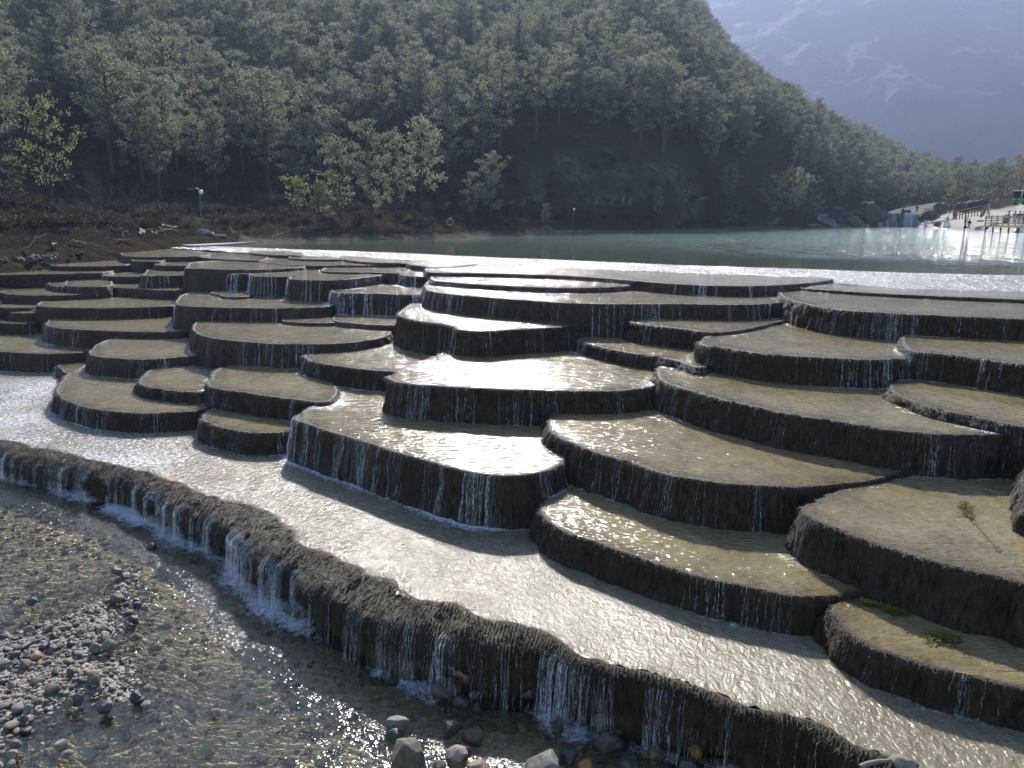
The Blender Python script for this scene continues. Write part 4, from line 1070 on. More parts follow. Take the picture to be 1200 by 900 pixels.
def mesh_only(name, vf, m):
    o = npmesh(name, vf[0], vf[1], m, smooth=False); me = o.data; bpy.data.objects.remove(o); return me
PINES = []
for s, kw in enumerate([dict(h=11.5, spread=3.3, low=.25, nb=40), dict(h=12.5, spread=2.8, low=.3, nb=42), dict(h=10, spread=3.6, low=.22, nb=36), dict(h=13.5, spread=3.3, low=.36, nb=42), dict(h=11, spread=3.7, low=.38, nb=34)]):
    a, b = make_pine(500+s, **kw); PINES.append((mesh_only("trunk", a, M['bark']), mesh_only("crown", b, M['needle'])))
a, b = make_pine(520, h=10, spread=3.9, low=.28, nb=44); RUST = (PINES[0][0], None)
RUST = (mesh_only("trunk", a, M['bark']), mesh_only("crown", b, M['rust_leaf']))
a, b = make_pine(521, h=11, spread=3.6, low=.30, nb=34, npt=11); YEL = (mesh_only("trunk", a, M['bark']), mesh_only("crown", b, M['needle_yellow']))
a, b = make_pine(522, h=5.0, spread=1.9, low=.42, nb=20, npt=14, lean=.1); YSM = (mesh_only("trunk", a, M['bark']), mesh_only("crown", b, M['needle_yellow']))
BARE = mesh_only("branches", make_bare(530), M['twig'])
SHR = []
for k in range(3):
    a, b = make_shrub(540+k); SHR.append((mesh_only("stems", a, M['twig']), mesh_only("foliage", b, M['brush'])))
def tree(proto, p, sc, rz, label, cat="tree", group="pine trees on the forested hillside", name="pine_tree", sz=None):
    o = bpy.data.objects.new(name, None); COL.objects.link(o); o.location = p; o.rotation_euler = (rng.normal(0, .03), rng.normal(0, .03), rz); o.scale = (sc, sc, sz or sc)
    o.empty_display_size = .3; tag(o, label, cat, group)
    for nm, me in zip(("trunk", "crown"), proto): link(nm, me, None, o)
    return o
def at(x, y):  return hit(x, y)
# single trees one can pick out
def onetree(proto, x, ybase, hpx, label, hnat, name="pine_tree", group="pine trees on the forested hillside", wide=.80, rz=None):
    p = at(x, ybase); d = p[1]*CP; sc = hpx*d/F/hnat
    o = tree(proto, p, sc*wide, rng.uniform(0, 6.28) if rz is None else rz, label, "tree", group, name, sc); return p
solo = []
for a in [(YEL, 62, 250, 128, "yellow-green pine with layered open branches at the far left above the bank", 11),
          (YEL, 20, 246, 60, "low yellow-green young pine left of the layered yellow one", 11),
          (YSM, 352, 262, 54, "small thin yellow-green tree on the bank, left of a matching pair", 5),
          (YSM, 376, 270, 58, "small yellow-green tree with a curved pale stem on the lake bank", 5),
          (PINES[2], 400, 262, 98, "round-topped bright pine, leftmost of the clump on the bank", 10),
          (PINES[0], 436, 264, 120, "tallest bright pine in the clump on the lake bank", 11.5),
          (PINES[4], 494, 266, 122, "bright spreading pine at the right end of the clump on the bank", 11),
          (PINES[1], 466, 266, 110, "slim pine between the two brightest pines of the bank clump", 12.5),
          (PINES[2], 575, 258, 76, "dull blue-green pine standing alone right of the orange lifebuoy", 10),
          (PINES[0], 556, 262, 60, "short shaded pine just left of the dull blue-green one", 11.5),
          (PINES[4], 852, 245, 50, "small umbrella-shaped pine on the slope left of the bright lakeside grove", 11),
          (YEL, 905, 262, 55, "left outer pine of the bright grove on the point", 11),  # yellow-green needles put the grove's sunlit brightness into its colour
          (YEL, 920, 264, 64, "broadest pine of the bright grove on the point", 11),
          (PINES[3], 933, 264, 66, "tallest pine of the bright grove on the point", 13.5),
          (YEL, 946, 264, 58, "slender pine at the right of the bright grove on the point", 11),
          (YEL, 958, 263, 34, "small yellow tree at the tip of the wooded point", 11),
          (PINES[1], 770, 262, 40, "small dark pine at the foot of the scree slope", 12.5),
          (PINES[0], 640, 268, 30, "stunted pine at the water's edge under the bare slope", 11.5),
          (PINES[3], 190, 242, 110, "tall pine with a pale leaning trunk behind the lamp post", 13.5),
          (PINES[1], 255, 232, 100, "tall slender pine in the dark wood above the dirt trail", 12.5)]:
    solo.append(onetree(*a))
for a in [(RUST, 170, 190, 95, "dark rust-brown broadleaf tree amid the green pines at left", 10), (RUST, 225, 180, 80, "second rust-brown tree right beside the larger rust one", 10)]:
    solo.append(onetree(*a, name="broadleaf_tree", group="rust-brown trees in the forest"))
for x, y, hp, lab in [(120, 255, 80, "large bare grey shrub-like tree with many thin branches at left"), (95, 240, 70, "bare tree partly behind the yellow-green pine"), (155, 250, 60, "smaller bare tree beside the large bare one"),
                      (545, 250, 45, "bare pale tree above the orange lifebuoy"), (702, 258, 26, "dark bare bush on the scree slope"), (600, 268, 26, "bare bush near the water below the bare slope")]:
    p = at(x, y); o = empty("bare_tree", p, rng.uniform(0, 6), lab, "tree", "leafless trees on the bank"); sc = hp*p[1]*CP/F/6.; o.scale = (sc, sc, sc); link("branches", BARE, None, o)
# the wood itself
cand = []
def treeline(x): return np.interp(x, [-200, 0, 150, 300, 450, 540, 600, 740, 800, 850, 900, 960, 1000, 1100, 1200, 1300], [60, 66, 78, 86, 90, 97, 103, 114, 120, 132, 150, 188, 210, 222, 230, 235])
def wood():
    Y = 62.; out = []
    while Y < 520:
        sp = 4.2 if Y < 200 else 4.8
        X = np.arange(-Y*.75, Y*.75, sp); X = X+rng.uniform(-.42, .42, len(X))*sp; YY = Y+rng.uniform(-.42, .42, len(X))*sp
        px = 600+F*X/(YY*.978+.3); dr = np.interp(px, HX, DR)
        k = (YY > treeline(px)) & (YY < dr+14); X, YY = X[k], YY[k]
        if len(X):
            Z = hz(X, YY); px, py = proj(np.stack([X, YY, Z], 1)); top = proj(np.stack([X, YY, Z+12], 1))[1]
            k = (px > -55) & (px < 1255) & (py > -25) & (rng.random(len(X)) < .93) & ~((px > 885) & (px < 968) & (YY < 178)) & ~((px > 15) & (px < 115) & (YY < 100)) & ~((px > 385) & (px < 515) & (YY < 106)) & ~((px > 835) & (px < 875) & (YY < 145))
            out.append(np.stack([X[k], YY[k], Z[k], px[k], py[k]], 1))
        Y += sp
    return np.concatenate(out)
WOOD = wood()
WOOD = WOOD[np.argsort(WOOD[:, 1])]
def zone(x, y):
    v = "low" if y > 170 else ("halfway up" if y > 80 else "high")
    h = "left end" if x < 240 else ("left middle" if x < 480 else ("middle" if x < 700 else "right side"))
    return v, h
WIN = 262
for k, (X, Y, Z, px, py) in enumerate(WOOD[:WIN]):
    v, h = zone(px, py)
    tree(PINES[rng.integers(5)], (X, Y, Z), rng.uniform(.6, 1.02), rng.uniform(0, 6.28), f"grey-green pine in the dense wood, {v} on the hillside at its {h}")
rest = WOOD[WIN:]
print("WOOD", len(WOOD), WOOD[min(WIN, len(WOOD)-1), 1])
def instanced(name, label, cat, rest, protos, s0, s1):
    n = len(rest); me = bpy.data.meshes.new(name); me.vertices.add(n); me.vertices.foreach_set("co", rest[:, :3].astype(np.float32).ravel())
    for nm, a in (("rz", rng.uniform(0, 6.28, n)), ("sc", rng.uniform(s0, s1, n))):
        at_ = me.attributes.new(nm, 'FLOAT', 'POINT'); at_.data.foreach_set("value", a.astype(np.float32))
    ak = me.attributes.new("kind_index", 'INT', 'POINT'); ak.data.foreach_set("value", rng.integers(0, len(protos), n).astype(np.int32))
    o = link(name, me); tag(o, label, cat, kind="stuff")
    ng = bpy.data.node_groups.new("wood", 'GeometryNodeTree')
    ng.interface.new_socket("Geometry", in_out='INPUT', socket_type='NodeSocketGeometry'); ng.interface.new_socket("Geometry", in_out='OUTPUT', socket_type='NodeSocketGeometry')
    N = ng.nodes; L = ng.links; gi = N.new("NodeGroupInput"); go = N.new("NodeGroupOutput"); jn = N.new("GeometryNodeJoinGeometry")
    def named(nm, ty):
        a = N.new("GeometryNodeInputNamedAttribute"); a.data_type = ty; a.inputs[0].default_value = nm; return a.outputs[0]
    rz = named("rz", 'FLOAT'); sc = named("sc", 'FLOAT'); kd = named("kind_index", 'INT')
    cx = N.new("ShaderNodeCombineXYZ"); L.new(rz, cx.inputs[2])
    for k in range(len(protos)):
        cmp_ = N.new("FunctionNodeCompare"); cmp_.data_type = 'INT'; cmp_.operation = 'EQUAL'; L.new(kd, cmp_.inputs[2]); cmp_.inputs[3].default_value = k
        for me_ in protos[k]:
            src = next(ob for ob in bpy.data.objects if ob.data is me_)
            oi = N.new("GeometryNodeObjectInfo"); oi.inputs[0].default_value = src; oi.inputs[1].default_value = True; oi.transform_space = 'ORIGINAL'
            ip = N.new("GeometryNodeInstanceOnPoints"); L.new(gi.outputs[0], ip.inputs["Points"]); L.new(cmp_.outputs[0], ip.inputs["Selection"])
            L.new(oi.outputs["Geometry"], ip.inputs["Instance"]); L.new(cx.outputs[0], ip.inputs["Rotation"]); L.new(sc, ip.inputs["Scale"])
            L.new(ip.outputs[0], jn.inputs[0])
    L.new(jn.outputs[0], go.inputs[0])
    md = o.modifiers.new("wood", 'NODES'); md.node_group = ng
instanced("distant_wood", "pine wood covering the upper and far parts of the hillside", "forest", rest, PINES, .58, 1.0)
# brush on the bank and the cut slope
k = 0
while k < 150:
    x = rng.uniform(0, 900); y = rng.uniform(232, 278)
    p = at(x, y)
    if p[2] < LZ+.25: continue
    s = SHR[rng.integers(3)]; o = empty("shrub", p, rng.uniform(0, 6), "low dry brown shrub on the bank left of the lamp post" if x < 235 else ("low dry brown shrub on the bank between lamp post and lifebuoy" if x < 527 else "low dry brown shrub at the foot of the bare slope"), "shrub", "dry shrubs on the lake bank")
    sc = rng.uniform(.25, .8); o.scale = (sc, sc, sc*rng.uniform(.6, 1))
    for nm, me in zip(("stems", "foliage"), s): link(nm, me, None, o)
    k += 1

def undergrowth():
    n = 9000; px = rng.uniform(-40, 1120, n); d0 = np.interp(px, shx, shD); Y = d0+3+rng.random(n)**1.3*np.interp(px, [0, 500, 620, 900, 1100], [60, 45, 75, 110, 110])+4
    X = (px-600)/F*(Y*.978+.3); Z = hz(X, Y); _, py = proj(np.stack([X, Y, Z], 1)); dens = .07+.25*(Y > d0+24)+.25*(Y > d0+40)
    k = (py > 120) & (rng.random(n) < dens) & ((px < 1060)); return np.stack([X[k], Y[k], Z[k]-.05], 1)
instanced("undergrowth", "dry brown undergrowth on the slope and under the trees", "undergrowth", undergrowth(), SHR, .3, .9)
def dry_grass():
    n = 9000; px = rng.uniform(-60, 1000, n); d0 = np.interp(px, shx, shD); Y = d0+1.5+rng.random(n)**1.5*28
    X = (px-600)/F*(Y*.978+.3); C = np.stack([X, Y, hz(X, Y)+.02], 1)
    v, f = leaves(C, rng, 7, .16, .38, .016, 1.3); o = npmesh("dry_grass", v, f, M['brush'], smooth=False); tag(o, "dry brown grass on the lake bank", "grass", kind="stuff")
dry_grass()

# ------------------------------------------------------------------ bank furniture
M['teal'] = simple("teal_painted_steel", (.03, .12, .11), .45, .15, 8)
M['white_glass'] = simple("frosted_white_globe", (.8, .8, .8), .3, .03, 4)
M['darksteel'] = simple("dark_painted_steel", (.03, .04, .045), .5, .2, 6)
M['orange'] = simple("orange_lifebuoy_plastic", (.38, .10, .045), .5, .15, 6)
M['white'] = simple("white_cloth", (.78, .78, .80), .8, .06, 5)
M['skin'] = simple("skin", (.42, .26, .19), .6, .1, 8)
M['hair'] = simple("black_hair", (.015, .013, .012), .5, .2, 20)
M['wood'] = simple("pale_wood_planks", (.36, .29, .20), .8, .3, 3)  # one pale tan wood tone, varied by noise
M['brownwood'] = simple("brown_timber", (.14, .085, .05), .85, .3, 4)
M['black'] = simple("black_cloth", (.02, .02, .024), .85, .2, 6)
M['blue'] = simple("bright_blue_cloth", (.04, .27, .48), .8, .15, 6)
M['red'] = simple("red_cloth", (.45, .04, .04), .8, .15, 6)
M['paleblue'] = simple("pale_blue_cloth", (.45, .55, .68), .8, .1, 6)
M['beige'] = simple("beige_cloth", (.42, .36, .29), .8, .1, 6)
M['green'] = simple("green_car_paint", (.05, .20, .06), .35, .1, 3)
M['cream'] = simple("cream_car_paint", (.68, .68, .60), .35, .05, 3)
M['window'] = simple("dark_vehicle_glass", (.03, .04, .05), .1, .1, 3)
M['rubber'] = simple("black_rubber", (.02, .02, .02), .8, .1, 8)
def lamp(x, y, hm, label, mt, globe):
    p = at(x, y); o = empty("street_lamp", p, 0, label, "street lamp", "lamp posts on the lake bank")
    m = MB(); m.lathe([(.16, -.3), (.16, .12), (.09, .2), (.06, .5), (.05, hm*.95), (.035, hm)], 10); m.build("post", M[mt], o, True)
    m = MB(); m.tube([(0, 0, hm-.05), (-.2, 0, hm+.1), (-.45, 0, hm+.05)], .035, 6); m.box((-.55, 0, hm+.03), (.34, .22, .09)); m.build("arm", M[mt], o)
    g = [(.06, 0)]+[(globe*math.sin(a), globe-globe*math.cos(a)) for a in np.linspace(.3, math.pi-.02, 8)]
    m = MB(); m.lathe([(r_, z_+hm-.3) for r_, z_ in g], 14, (.12, 0, 0)); m.build("globe", M['white_glass'], o, True)
    return p
lp = lamp(237.5, 273, 2.8, "teal lamp post with a white globe at the foot of the dirt trail", 'teal', .14)
lamp(671, 274, 2.7, "dark lamp post with a pale head below the scree slope", 'darksteel', .12)
for i, (dx, w, d, h, lab) in enumerate([(.5, 1.0, .7, .22, "pale concrete block at the foot of the teal lamp post"), (1.4, .8, .5, .15, "small flat concrete slab right of the block under the teal lamp"), (.4, .6, .4, .16, "pale stone slab stacked on the block at the teal lamp")]):
    q_ = np.array([lp[0]+dx, lp[1]-.8, 0]); q_[2] = float(hz(q_[0], q_[1])) if i < 2 else float(hz(q_[0], q_[1]))+.19
    m = MB(); m.box((0, 0, h/2-.03), (w, d, h)); o = m.build("concrete_block", M['concrete'], None, False, .04); o.location = q_; o.rotation_euler = (0, .04, .2+i*.3); tag(o, lab, "concrete block", "concrete blocks by the lamp")
def lifebuoy():
    p = at(527.5, 271); o = empty("lifebuoy", p, 0, "orange ring lifebuoy hung on a short post at the water's edge", "lifebuoy")
    hb = (271-261)*p[1]/F
    m = MB(); m.lathe([(.05, -.3), (.05, hb+.5)], 8); m.build("post", M['darksteel'], o)
    m = MB(); n1, n2 = 28, 10; Rr, rr = .29, .07
    for i in range(n1):
        a = 2*math.pi*i/n1
        for j in range(n2):
            b = 2*math.pi*j/n2; m.v.append(((Rr+rr*math.cos(b))*math.cos(a), -.1+rr*math.sin(b), hb+(Rr+rr*math.cos(b))*math.sin(a)))
            m.f.append((i*n2+j, ((i+1) % n1)*n2+j, ((i+1) % n1)*n2+(j+1) % n2, i*n2+(j+1) % n2))
    m.build("ring", M['orange'], o, True)
lifebuoy()
def log(x0, y0, x1, y1, rad, label, lift=.15, name="driftwood_log"):
    a, b = at(x0, y0), at(x1, y1)
    if abs(a[1]-b[1]) > 12: b = a+(b-a)*.3
    if name == "driftwood_log" and y0 > y1+8:               # a pole stuck in the bank, leaning
        d = a[1]*CP; b = a+np.array([(x1-x0)*d/F, .4, (y0-y1)*d/F])
    u = np.linspace(0, 1, 6)[:, None]; pts = a+(b-a)*u+rng.normal(0, .05, (6, 3)); pts[:, 2] += lift
    v, f = tube_np(pts, rad*(1-.35*u[:, 0]), 7); o = npmesh(name, v, f, M['deadwood']); tag(o, label, "log", "driftwood on the bank")
for a in [(180, 269, 213, 268.5, .14, "longest bleached log on top of the driftwood pile"), (166, 275, 184, 270, .12, "bleached log at the left end of the driftwood pile"), (172, 273, 200, 274, .09, "thin log low in the driftwood pile"),
          (178, 275, 186, 279, .08, "short stick slanting down from the driftwood pile"), (164, 277, 168, 273, .12, "stub of log at the left foot of the driftwood pile"), (188, 272, 206, 273, .10, "log behind the driftwood pile's middle"),
          (26, 294, 51, 279, .06, "long thin pole leaning out of the bank at the far left"), (83, 287, 98, 289, .08, "short dead branch lying on the left bank"), (58, 292, 68, 292, .12, "pale stump lying by the stone bank at left")]:
    log(*a)
def stump():
    p = at(145, 283); parts = []
    for e in [(0, 0, .6), (-.75, 0, .12), (.5, .1, .15), (-.35, .1, .1)]:
        q = np.linspace(0, 1, 4)[:, None]; parts.append(tube_np(p+np.array(e)*q, .10*(1-.6*q[:, 0]), 6))
    v, f = merge(parts); tag(npmesh("driftwood_stump", v, f, M['deadwood']), "pale forked driftwood stump standing on the left bank", "stump", "driftwood on the bank")
stump()
def landing():
    P = np.array([W(x, y, 1.42)[:2] for x, y in [(204, 286), (212, 282.5), (250, 280.5), (310, 279.5), (330, 280), (300, 283), (262, 286), (230, 287.5)]]); q = spline(P, .4)
    n = len(q); V = np.concatenate([np.concatenate([q, np.full((n, 1), CAMZ-1.42)], 1), np.concatenate([q, np.full((n, 1), CAMZ-1.9)], 1)]); i = np.arange(n); j = (i+1) % n
    me = bpy.data.meshes.new("concrete_landing"); me.from_pydata([tuple(v) for v in V], [], [tuple(range(n))]+[(int(a), int(b), int(b+n), int(a+n)) for a, b in zip(i, j)]); me.update()
    tag(link("concrete_landing", me, M['concrete']), "flat pale concrete landing at the lake's left corner below the lamp post", "landing")
landing()
# rubble wall at the left bank
FARSTONE = []
for k in range(6):
    c_ = STONES[k].copy(); c_.materials.append(M['rock_far']); FARSTONE.append(c_)
for k in range(70):
    x = rng.uniform(-15, 150); y = np.interp(x, [0, 60, 150], [303, 300, 292])+rng.uniform(-3, 5 if x < 65 else 1)
    p = W(x, y, LAKE_H+.05+.1*rng.random()); s = rng.uniform(.16, .38); me = FARSTONE[rng.integers(6)]
    o = link("bank_stone", me, None, None, p); o.scale = (s*1.2, s, s*.8); o.rotation_euler = tuple(rng.uniform(-.4, .4, 3))
    tag(o, "grey rubble stone in the rough stone bank at the upper left", "stone", "rubble stones of the left bank")

# ------------------------------------------------------------------ far falls and beach
def far_pt(x, y, D):
    """point at depth D seen at pixel (x, y)"""
    dx = (x-600)/F; dv = -(y-450)/F; dy = CP+dv*SP; return np.array([dx/dy*D, D, CAMZ+(-SP+dv*CP)/dy*D])
def far_falls():
    Ds = 168.
    for (x0, x1, yt, yb, flow, lab) in [(957, 985, 251, 266, .7, "stepped rock ledge with white falls at the left end of the far cascade"), (984, 1018, 254, 266, .8, "low rock ledge with white water in the middle of the far cascade"),
                                        (1028, 1058, 249.5, 266, .35, "broad dark ledge with thin veils in the far cascade"), (1056, 1078, 251, 266, 1., "bright ledge of white falls at the right end of the far cascade")]:
        root = empty("cascade_ledge", (0, 0, 0), 0, lab, "waterfall", "ledges of the far cascade")
        a, b = far_pt(x0, yt, Ds), far_pt(x1, yt, Ds); zt = a[2]; n = 40; s = np.linspace(0, 1, n)
        X = a[0]+(b[0]-a[0])*s; p = np.stack([X, np.zeros(n), np.zeros(n)], 1); Yf = Ds+.9*fbm(p*.5, 3, int(x0))
        rows = [np.stack([X, np.full(n, Ds+14), np.full(n, zt+.4)], 1), np.stack([X, Yf+1, np.full(n, zt)], 1), np.stack([X, Yf, np.full(n, zt-.1)], 1)]
        for k in range(1, 9):
            u = k/8; q = np.stack([X, np.full(n, u*3), np.zeros(n)], 1); rows.append(np.stack([X, Yf-.9*u-.5*fbm(q*1.2, 3, 7), np.full(n, zt-.1-(zt-LZ+.3)*u)], 1))
        A = np.stack(rows); K = len(rows); i = np.arange(n-1); f = np.concatenate([np.stack([k*n+i, (k+1)*n+i, (k+1)*n+i+1, k*n+i+1], 1) for k in range(1, K-1)])
        npmesh("ledge_rock", A.reshape(-1, 3), f, M['rock_dark'], root)
        f = np.stack([i, n+i, n+i+1, i+1], 1); npmesh("pool_water", A[:2].reshape(-1, 3), f, M['spill_water'], root, attrs=dict(edge=np.zeros(2*n), foam=np.full(2*n, .35)))
        V, Fq = [], []; b_ = 0
        for j in range(int(70*flow)):
            c = rng.integers(1, n-1); w = rng.uniform(.06, .3); ks = np.arange(1, K); pts = A[ks, c]+np.array([0, -.14, .05]); pts[:, 0] += np.cumsum(rng.normal(0, .04, len(ks)))
            V.append(np.stack([pts-np.array([w/2, 0, 0]), pts+np.array([w/2, 0, 0])], 1).reshape(-1, 3)); r = np.arange(len(ks)-1)*2+b_; Fq.append(np.stack([r, r+1, r+3, r+2], 1)); b_ += 2*len(ks)
        npmesh("falling_water", np.concatenate(V), np.concatenate(Fq), M['fall_strong'], root)
    for i, (x, y, w, h, lab) in enumerate([(979, 248, 16, 15, "flat-topped dark boulder at the left of the far cascade"), (1022, 250, 26, 26, "largest dark boulder in the middle of the far cascade"), (1016, 243, 14, 12, "dark boulder perched on the largest one in the far cascade"),
                                           (993, 252, 16, 8, "low dark rock between the left falls of the far cascade"), (1005, 250, 14, 8, "low dark rock left of the largest far boulder"), (998, 260, 22, 12, "wet grey boulder at the foot of the middle far falls"), (986, 258, 10, 8, "small black boulder beside the left far falls"),
                                           (1034, 253, 14, 14, "squat boulder right of the largest far one"), (1056, 256, 9, 24, "tall dark rock column splitting the far falls"), (1086, 251, 20, 16, "dark boulder right of the bright far falls"), (1094, 254, 14, 12, "grey boulder beside the beach at the far falls"),
                                           (1100, 244, 14, 12, "dark boulder higher up right of the far falls"), (1062, 247, 12, 4, "flat dark rock on top of the far falls"), (950, 265, 26, 6, "flat rocky tip of the wooded point"), (975, 268, 8, 3, "tiny rock just off the wooded point")]):
        D = 167. if i < 12 else (175 if i == 12 else 150); p = far_pt(x, y, D)
        me = rock_mesh(700+i, 4, .9); me.materials.append(M['rock_far'] if i not in (5, 10) else M['rock_grey']); o = link("cascade_boulder", me); d = D*CP
        o.location = p; o.scale = (w*d/F*1.1, w*d/F, h*d/F*1.1); tag(o, lab, "boulder", "boulders of the far cascade")
    # upper pool of the cascade
    a = [far_pt(x, y, D) for x, y, D in [(1040, 249, 172), (1078, 249.5, 172), (1108, 238, 205), (1098, 237, 210), (1050, 245, 190)]]
    me = bpy.data.meshes.new("upper_water"); me.from_pydata([tuple(p) for p in a], [], [(0, 1, 2, 3, 4)]); o = link("upper_water", me, M['spill_water']); o["kind"] = "structure"
far_falls()

def skin_body(name, joints, edges, rad, m, parent, sub=2):
    me = bpy.data.meshes.new(name); me.from_pydata(joints, edges, []); o = link(name, me, m, parent)
    md = o.modifiers.new("skin", 'SKIN'); 
    for i, r in enumerate(rad): me.skin_vertices[0].data[i].radius = (r, r) if not hasattr(r, '__len__') else r
    me.skin_vertices[0].data[0].use_root = True
    s = o.modifiers.new("sub", 'SUBSURF'); s.levels = s.render_levels = sub
    return o
def person(p, rz, label, pose='stand', top='black', bottom='black', dress=None, hair='hair', h=1.66):
    o = empty("person", p, rz, label, "person", "visitors on the beach and deck"); k = h/1.7
    if pose == 'sit': hip = .45
    elif pose == 'crouch': hip = .28
    else: hip = .88
    sh_ = hip+.50; fw = .1 if pose == 'stand' else .18
    if pose == 'stand':
        legs = [((s*.09, 0, hip-.05), (s*.10, -.02, .48), (s*.11, .02, .08), (s*.12, -.14, .04)) for s in (-1, 1)]
    elif pose == 'sit':
        legs = [((s*.10, -.02, hip), (s*.12, -.42, hip+.04), (s*.12, -.46, .10), (s*.12, -.60, .05)) for s in (-1, 1)]
    else:
        legs = [((s*.11, 0, hip), (s*.14, -.36, .50), (s*.13, -.18, .10), (s*.13, -.32, .05)) for s in (-1, 1)]
    ly = -.0 if pose == 'stand' else -.08
    J = [(0, 0, hip), (0, .0, hip+.24), (0, ly, sh_-.06), (0, ly-.01, sh_+.06), (0, ly-.03, sh_+.17), (0, ly-.02, sh_+.29)]; E_ = [(0, 1), (1, 2), (2, 3), (3, 4), (4, 5)]; Rr = [.15, .125, .15, .055, .095, .075]
    for L in legs:
        b = len(J); J += list(L); E_ += [(0, b), (b, b+1), (b+1, b+2), (b+2, b+3)]; Rr += [.095, .065, .045, .04]
    for s in (-1, 1):
        b = len(J); J += [(s*.19, ly, sh_-.02), (s*.24, ly-.02, sh_-.28), (s*.22, ly-fw-.12, sh_-.46), (s*.20, ly-fw-.2, sh_-.52)]; E_ += [(2, b), (b, b+1), (b+1, b+2), (b+2, b+3)]; Rr += [.06, .045, .035, .028]
    J = [(a*k, b*k, c*k) for a, b, c in J]; Rr = [r*k for r in Rr]
    skin_body("body", J, E_, Rr, M['skin'], o)
    nb = len(J)
    if dress:
        m = MB(); pr = [(.62*k, .01), (.50*k, .35*k), (.30*k, .75*k), (.16*k, 1.02*k), (.185*k, 1.25*k), (.17*k, 1.38*k), (.08*k, 1.44*k)] if dress == 'wide' else [(.34*k, .05), (.30*k, .4*k), (.24*k, .8*k), (.18*k, 1.02*k), (.20*k, 1.25*k), (.18*k, 1.38*k), (.08*k, 1.44*k)]
        m.lathe(pr, 20); g = m.build("dress", M[top], o, True)
        g.data.vertices.foreach_set("co", (np.array([tuple(v.co) for v in g.data.vertices])*(1+.07*fbm(np.array([tuple(v.co) for v in g.data.vertices])*5, 2, 5)[:, None]*np.array([1, 1, 0]))).astype(np.float32).ravel())
    else:
        skin_body("jacket", [J[0], J[1], J[2], (J[3][0], J[3][1], J[3][2]-.03)]+[J[i] for i in (14, 15, 16)]+[J[i] for i in (18, 19, 20)], [(0, 1), (1, 2), (2, 3), (2, 4), (4, 5), (5, 6), (2, 7), (7, 8), (8, 9)], [r*1.18 for r in (Rr[0], Rr[1], Rr[2], .07, .075, .06, .05, .075, .06, .05)], M[top], o)
        skin_body("trousers", [J[0]]+[J[i] for i in (6, 7, 8)]+[J[i] for i in (10, 11, 12)], [(0, 1), (1, 2), (2, 3), (0, 4), (4, 5), (5, 6)], [.165*k, .11*k, .085*k, .065*k, .11*k, .085*k, .065*k], M[bottom], o)
    hd = J[5]; m = MB(); m.lathe([(.09*k, -.06*k), (.115*k, .02*k), (.10*k, .08*k), (.05*k, .12*k)], 12, (hd[0], hd[1]+.03*k, hd[2])); m.build("hair", M[hair], o, True)
    return o
beach = lambda x, y: at(x, y)
person(beach(1084, 267), .6, "figure in long pale blue gown at the water's edge right of the far falls", 'stand', 'paleblue', dress='slim')
person(beach(1076, 262), .2, "figure in white clothes standing near the rocks beside the bright far falls", 'stand', 'white', 'beige')
person(beach(1107, 267), -.3, "figure in a narrow white dress behind the spread pale gown on the beach", 'stand', 'white', dress='slim')
person(beach(1111, 267.5), .1, "figure in a widely spread pale blue gown on the beach", 'crouch', 'paleblue', dress='wide', h=1.25)
person(beach(1110, 263), 0, "figure in beige behind the spread pale gown", 'stand', 'beige', 'beige')
person(beach(1130, 269), 1.2, "photographer in black crouching on the sand", 'crouch', 'black', 'black')
person(beach(1135, 269), -.8, "standing figure in dark clothes next to the crouching photographer", 'stand', 'black', 'beige')
person(beach(1131, 264), 0, "figure in grey standing behind the crouching photographer", 'stand', 'beige', 'black')
person(far_pt(1074, 249, 172.5), 0, "dark figure standing in the shallow water above the bright far falls", 'stand', 'black', 'black')
def gown():
    p = beach(1196, 272); m = MB(); m.lathe([(1.2, 0), (.95, .25), (.55, .75), (.28, 1.1), (.18, 1.2)], 24); o = m.build("white_tent", M['white'], None, True)
    o.location = p; o.scale = (.85, .7, .8); tag(o, "white cone-shaped cloth heap at the water's edge at the right border", "cloth")
gown()
def deck():
    a = far_pt(1153.5, 268, 100.); b = far_pt(1215, 270, 88.)
    zt = far_pt(1155, 264.2, 100.)[2]; o = empty("wooden_deck", (a[0], a[1], zt), math.atan2(b[1]-a[1], b[0]-a[0]), "pale wooden viewing deck with slatted railings beside the lake at the right edge", "deck")
    L = math.hypot(b[0]-a[0], b[1]-a[1]); dp = 4.2
    m = MB()
    for k in range(int(L/.17)): m.box((k*.17+.08, dp/2, 0), (.155, dp, .06))
    m.box((L/2, -.03, -.12), (L, .08, .18)); m.build("floor", M['wood'], o)
    for px_, py_ in [(x, y) for x in np.arange(.1, L, 1.9) for y in (.1, dp-.1)]:
        m = MB(); m.box((px_, py_, -.8), (.14, .14, 1.5)); m.build("pile", M['brownwood'], o)
    for y0, n in ((.05, 'rail'), (dp-.05, 'rail')):
        m = MB()
        for z in (.30, .60, .90, 1.12): m.box((L/2, y0, z), (L, .05, .09))
        m.build("railing", M['wood'], o)
        for px_ in np.arange(.05, L, 1.45):
            m = MB(); m.box((px_, y0-.05, .62), (.12, .12, 1.24)); m.build("rail_post", M['wood'], o)
    m = MB()
    for z in (.30, .60, .90, 1.12): m.box((.0, dp/2, z), (.06, dp, .13))
    m.build("railing", M['wood'], o)
    return o, L
dk, dL = deck()
def on_deck(u, v):
    c, s = math.cos(dk.rotation_euler[2]), math.sin(dk.rotation_euler[2]); return (dk.location[0]+u*c-v*s, dk.location[1]+u*s+v*c, dk.location[2]+.04)
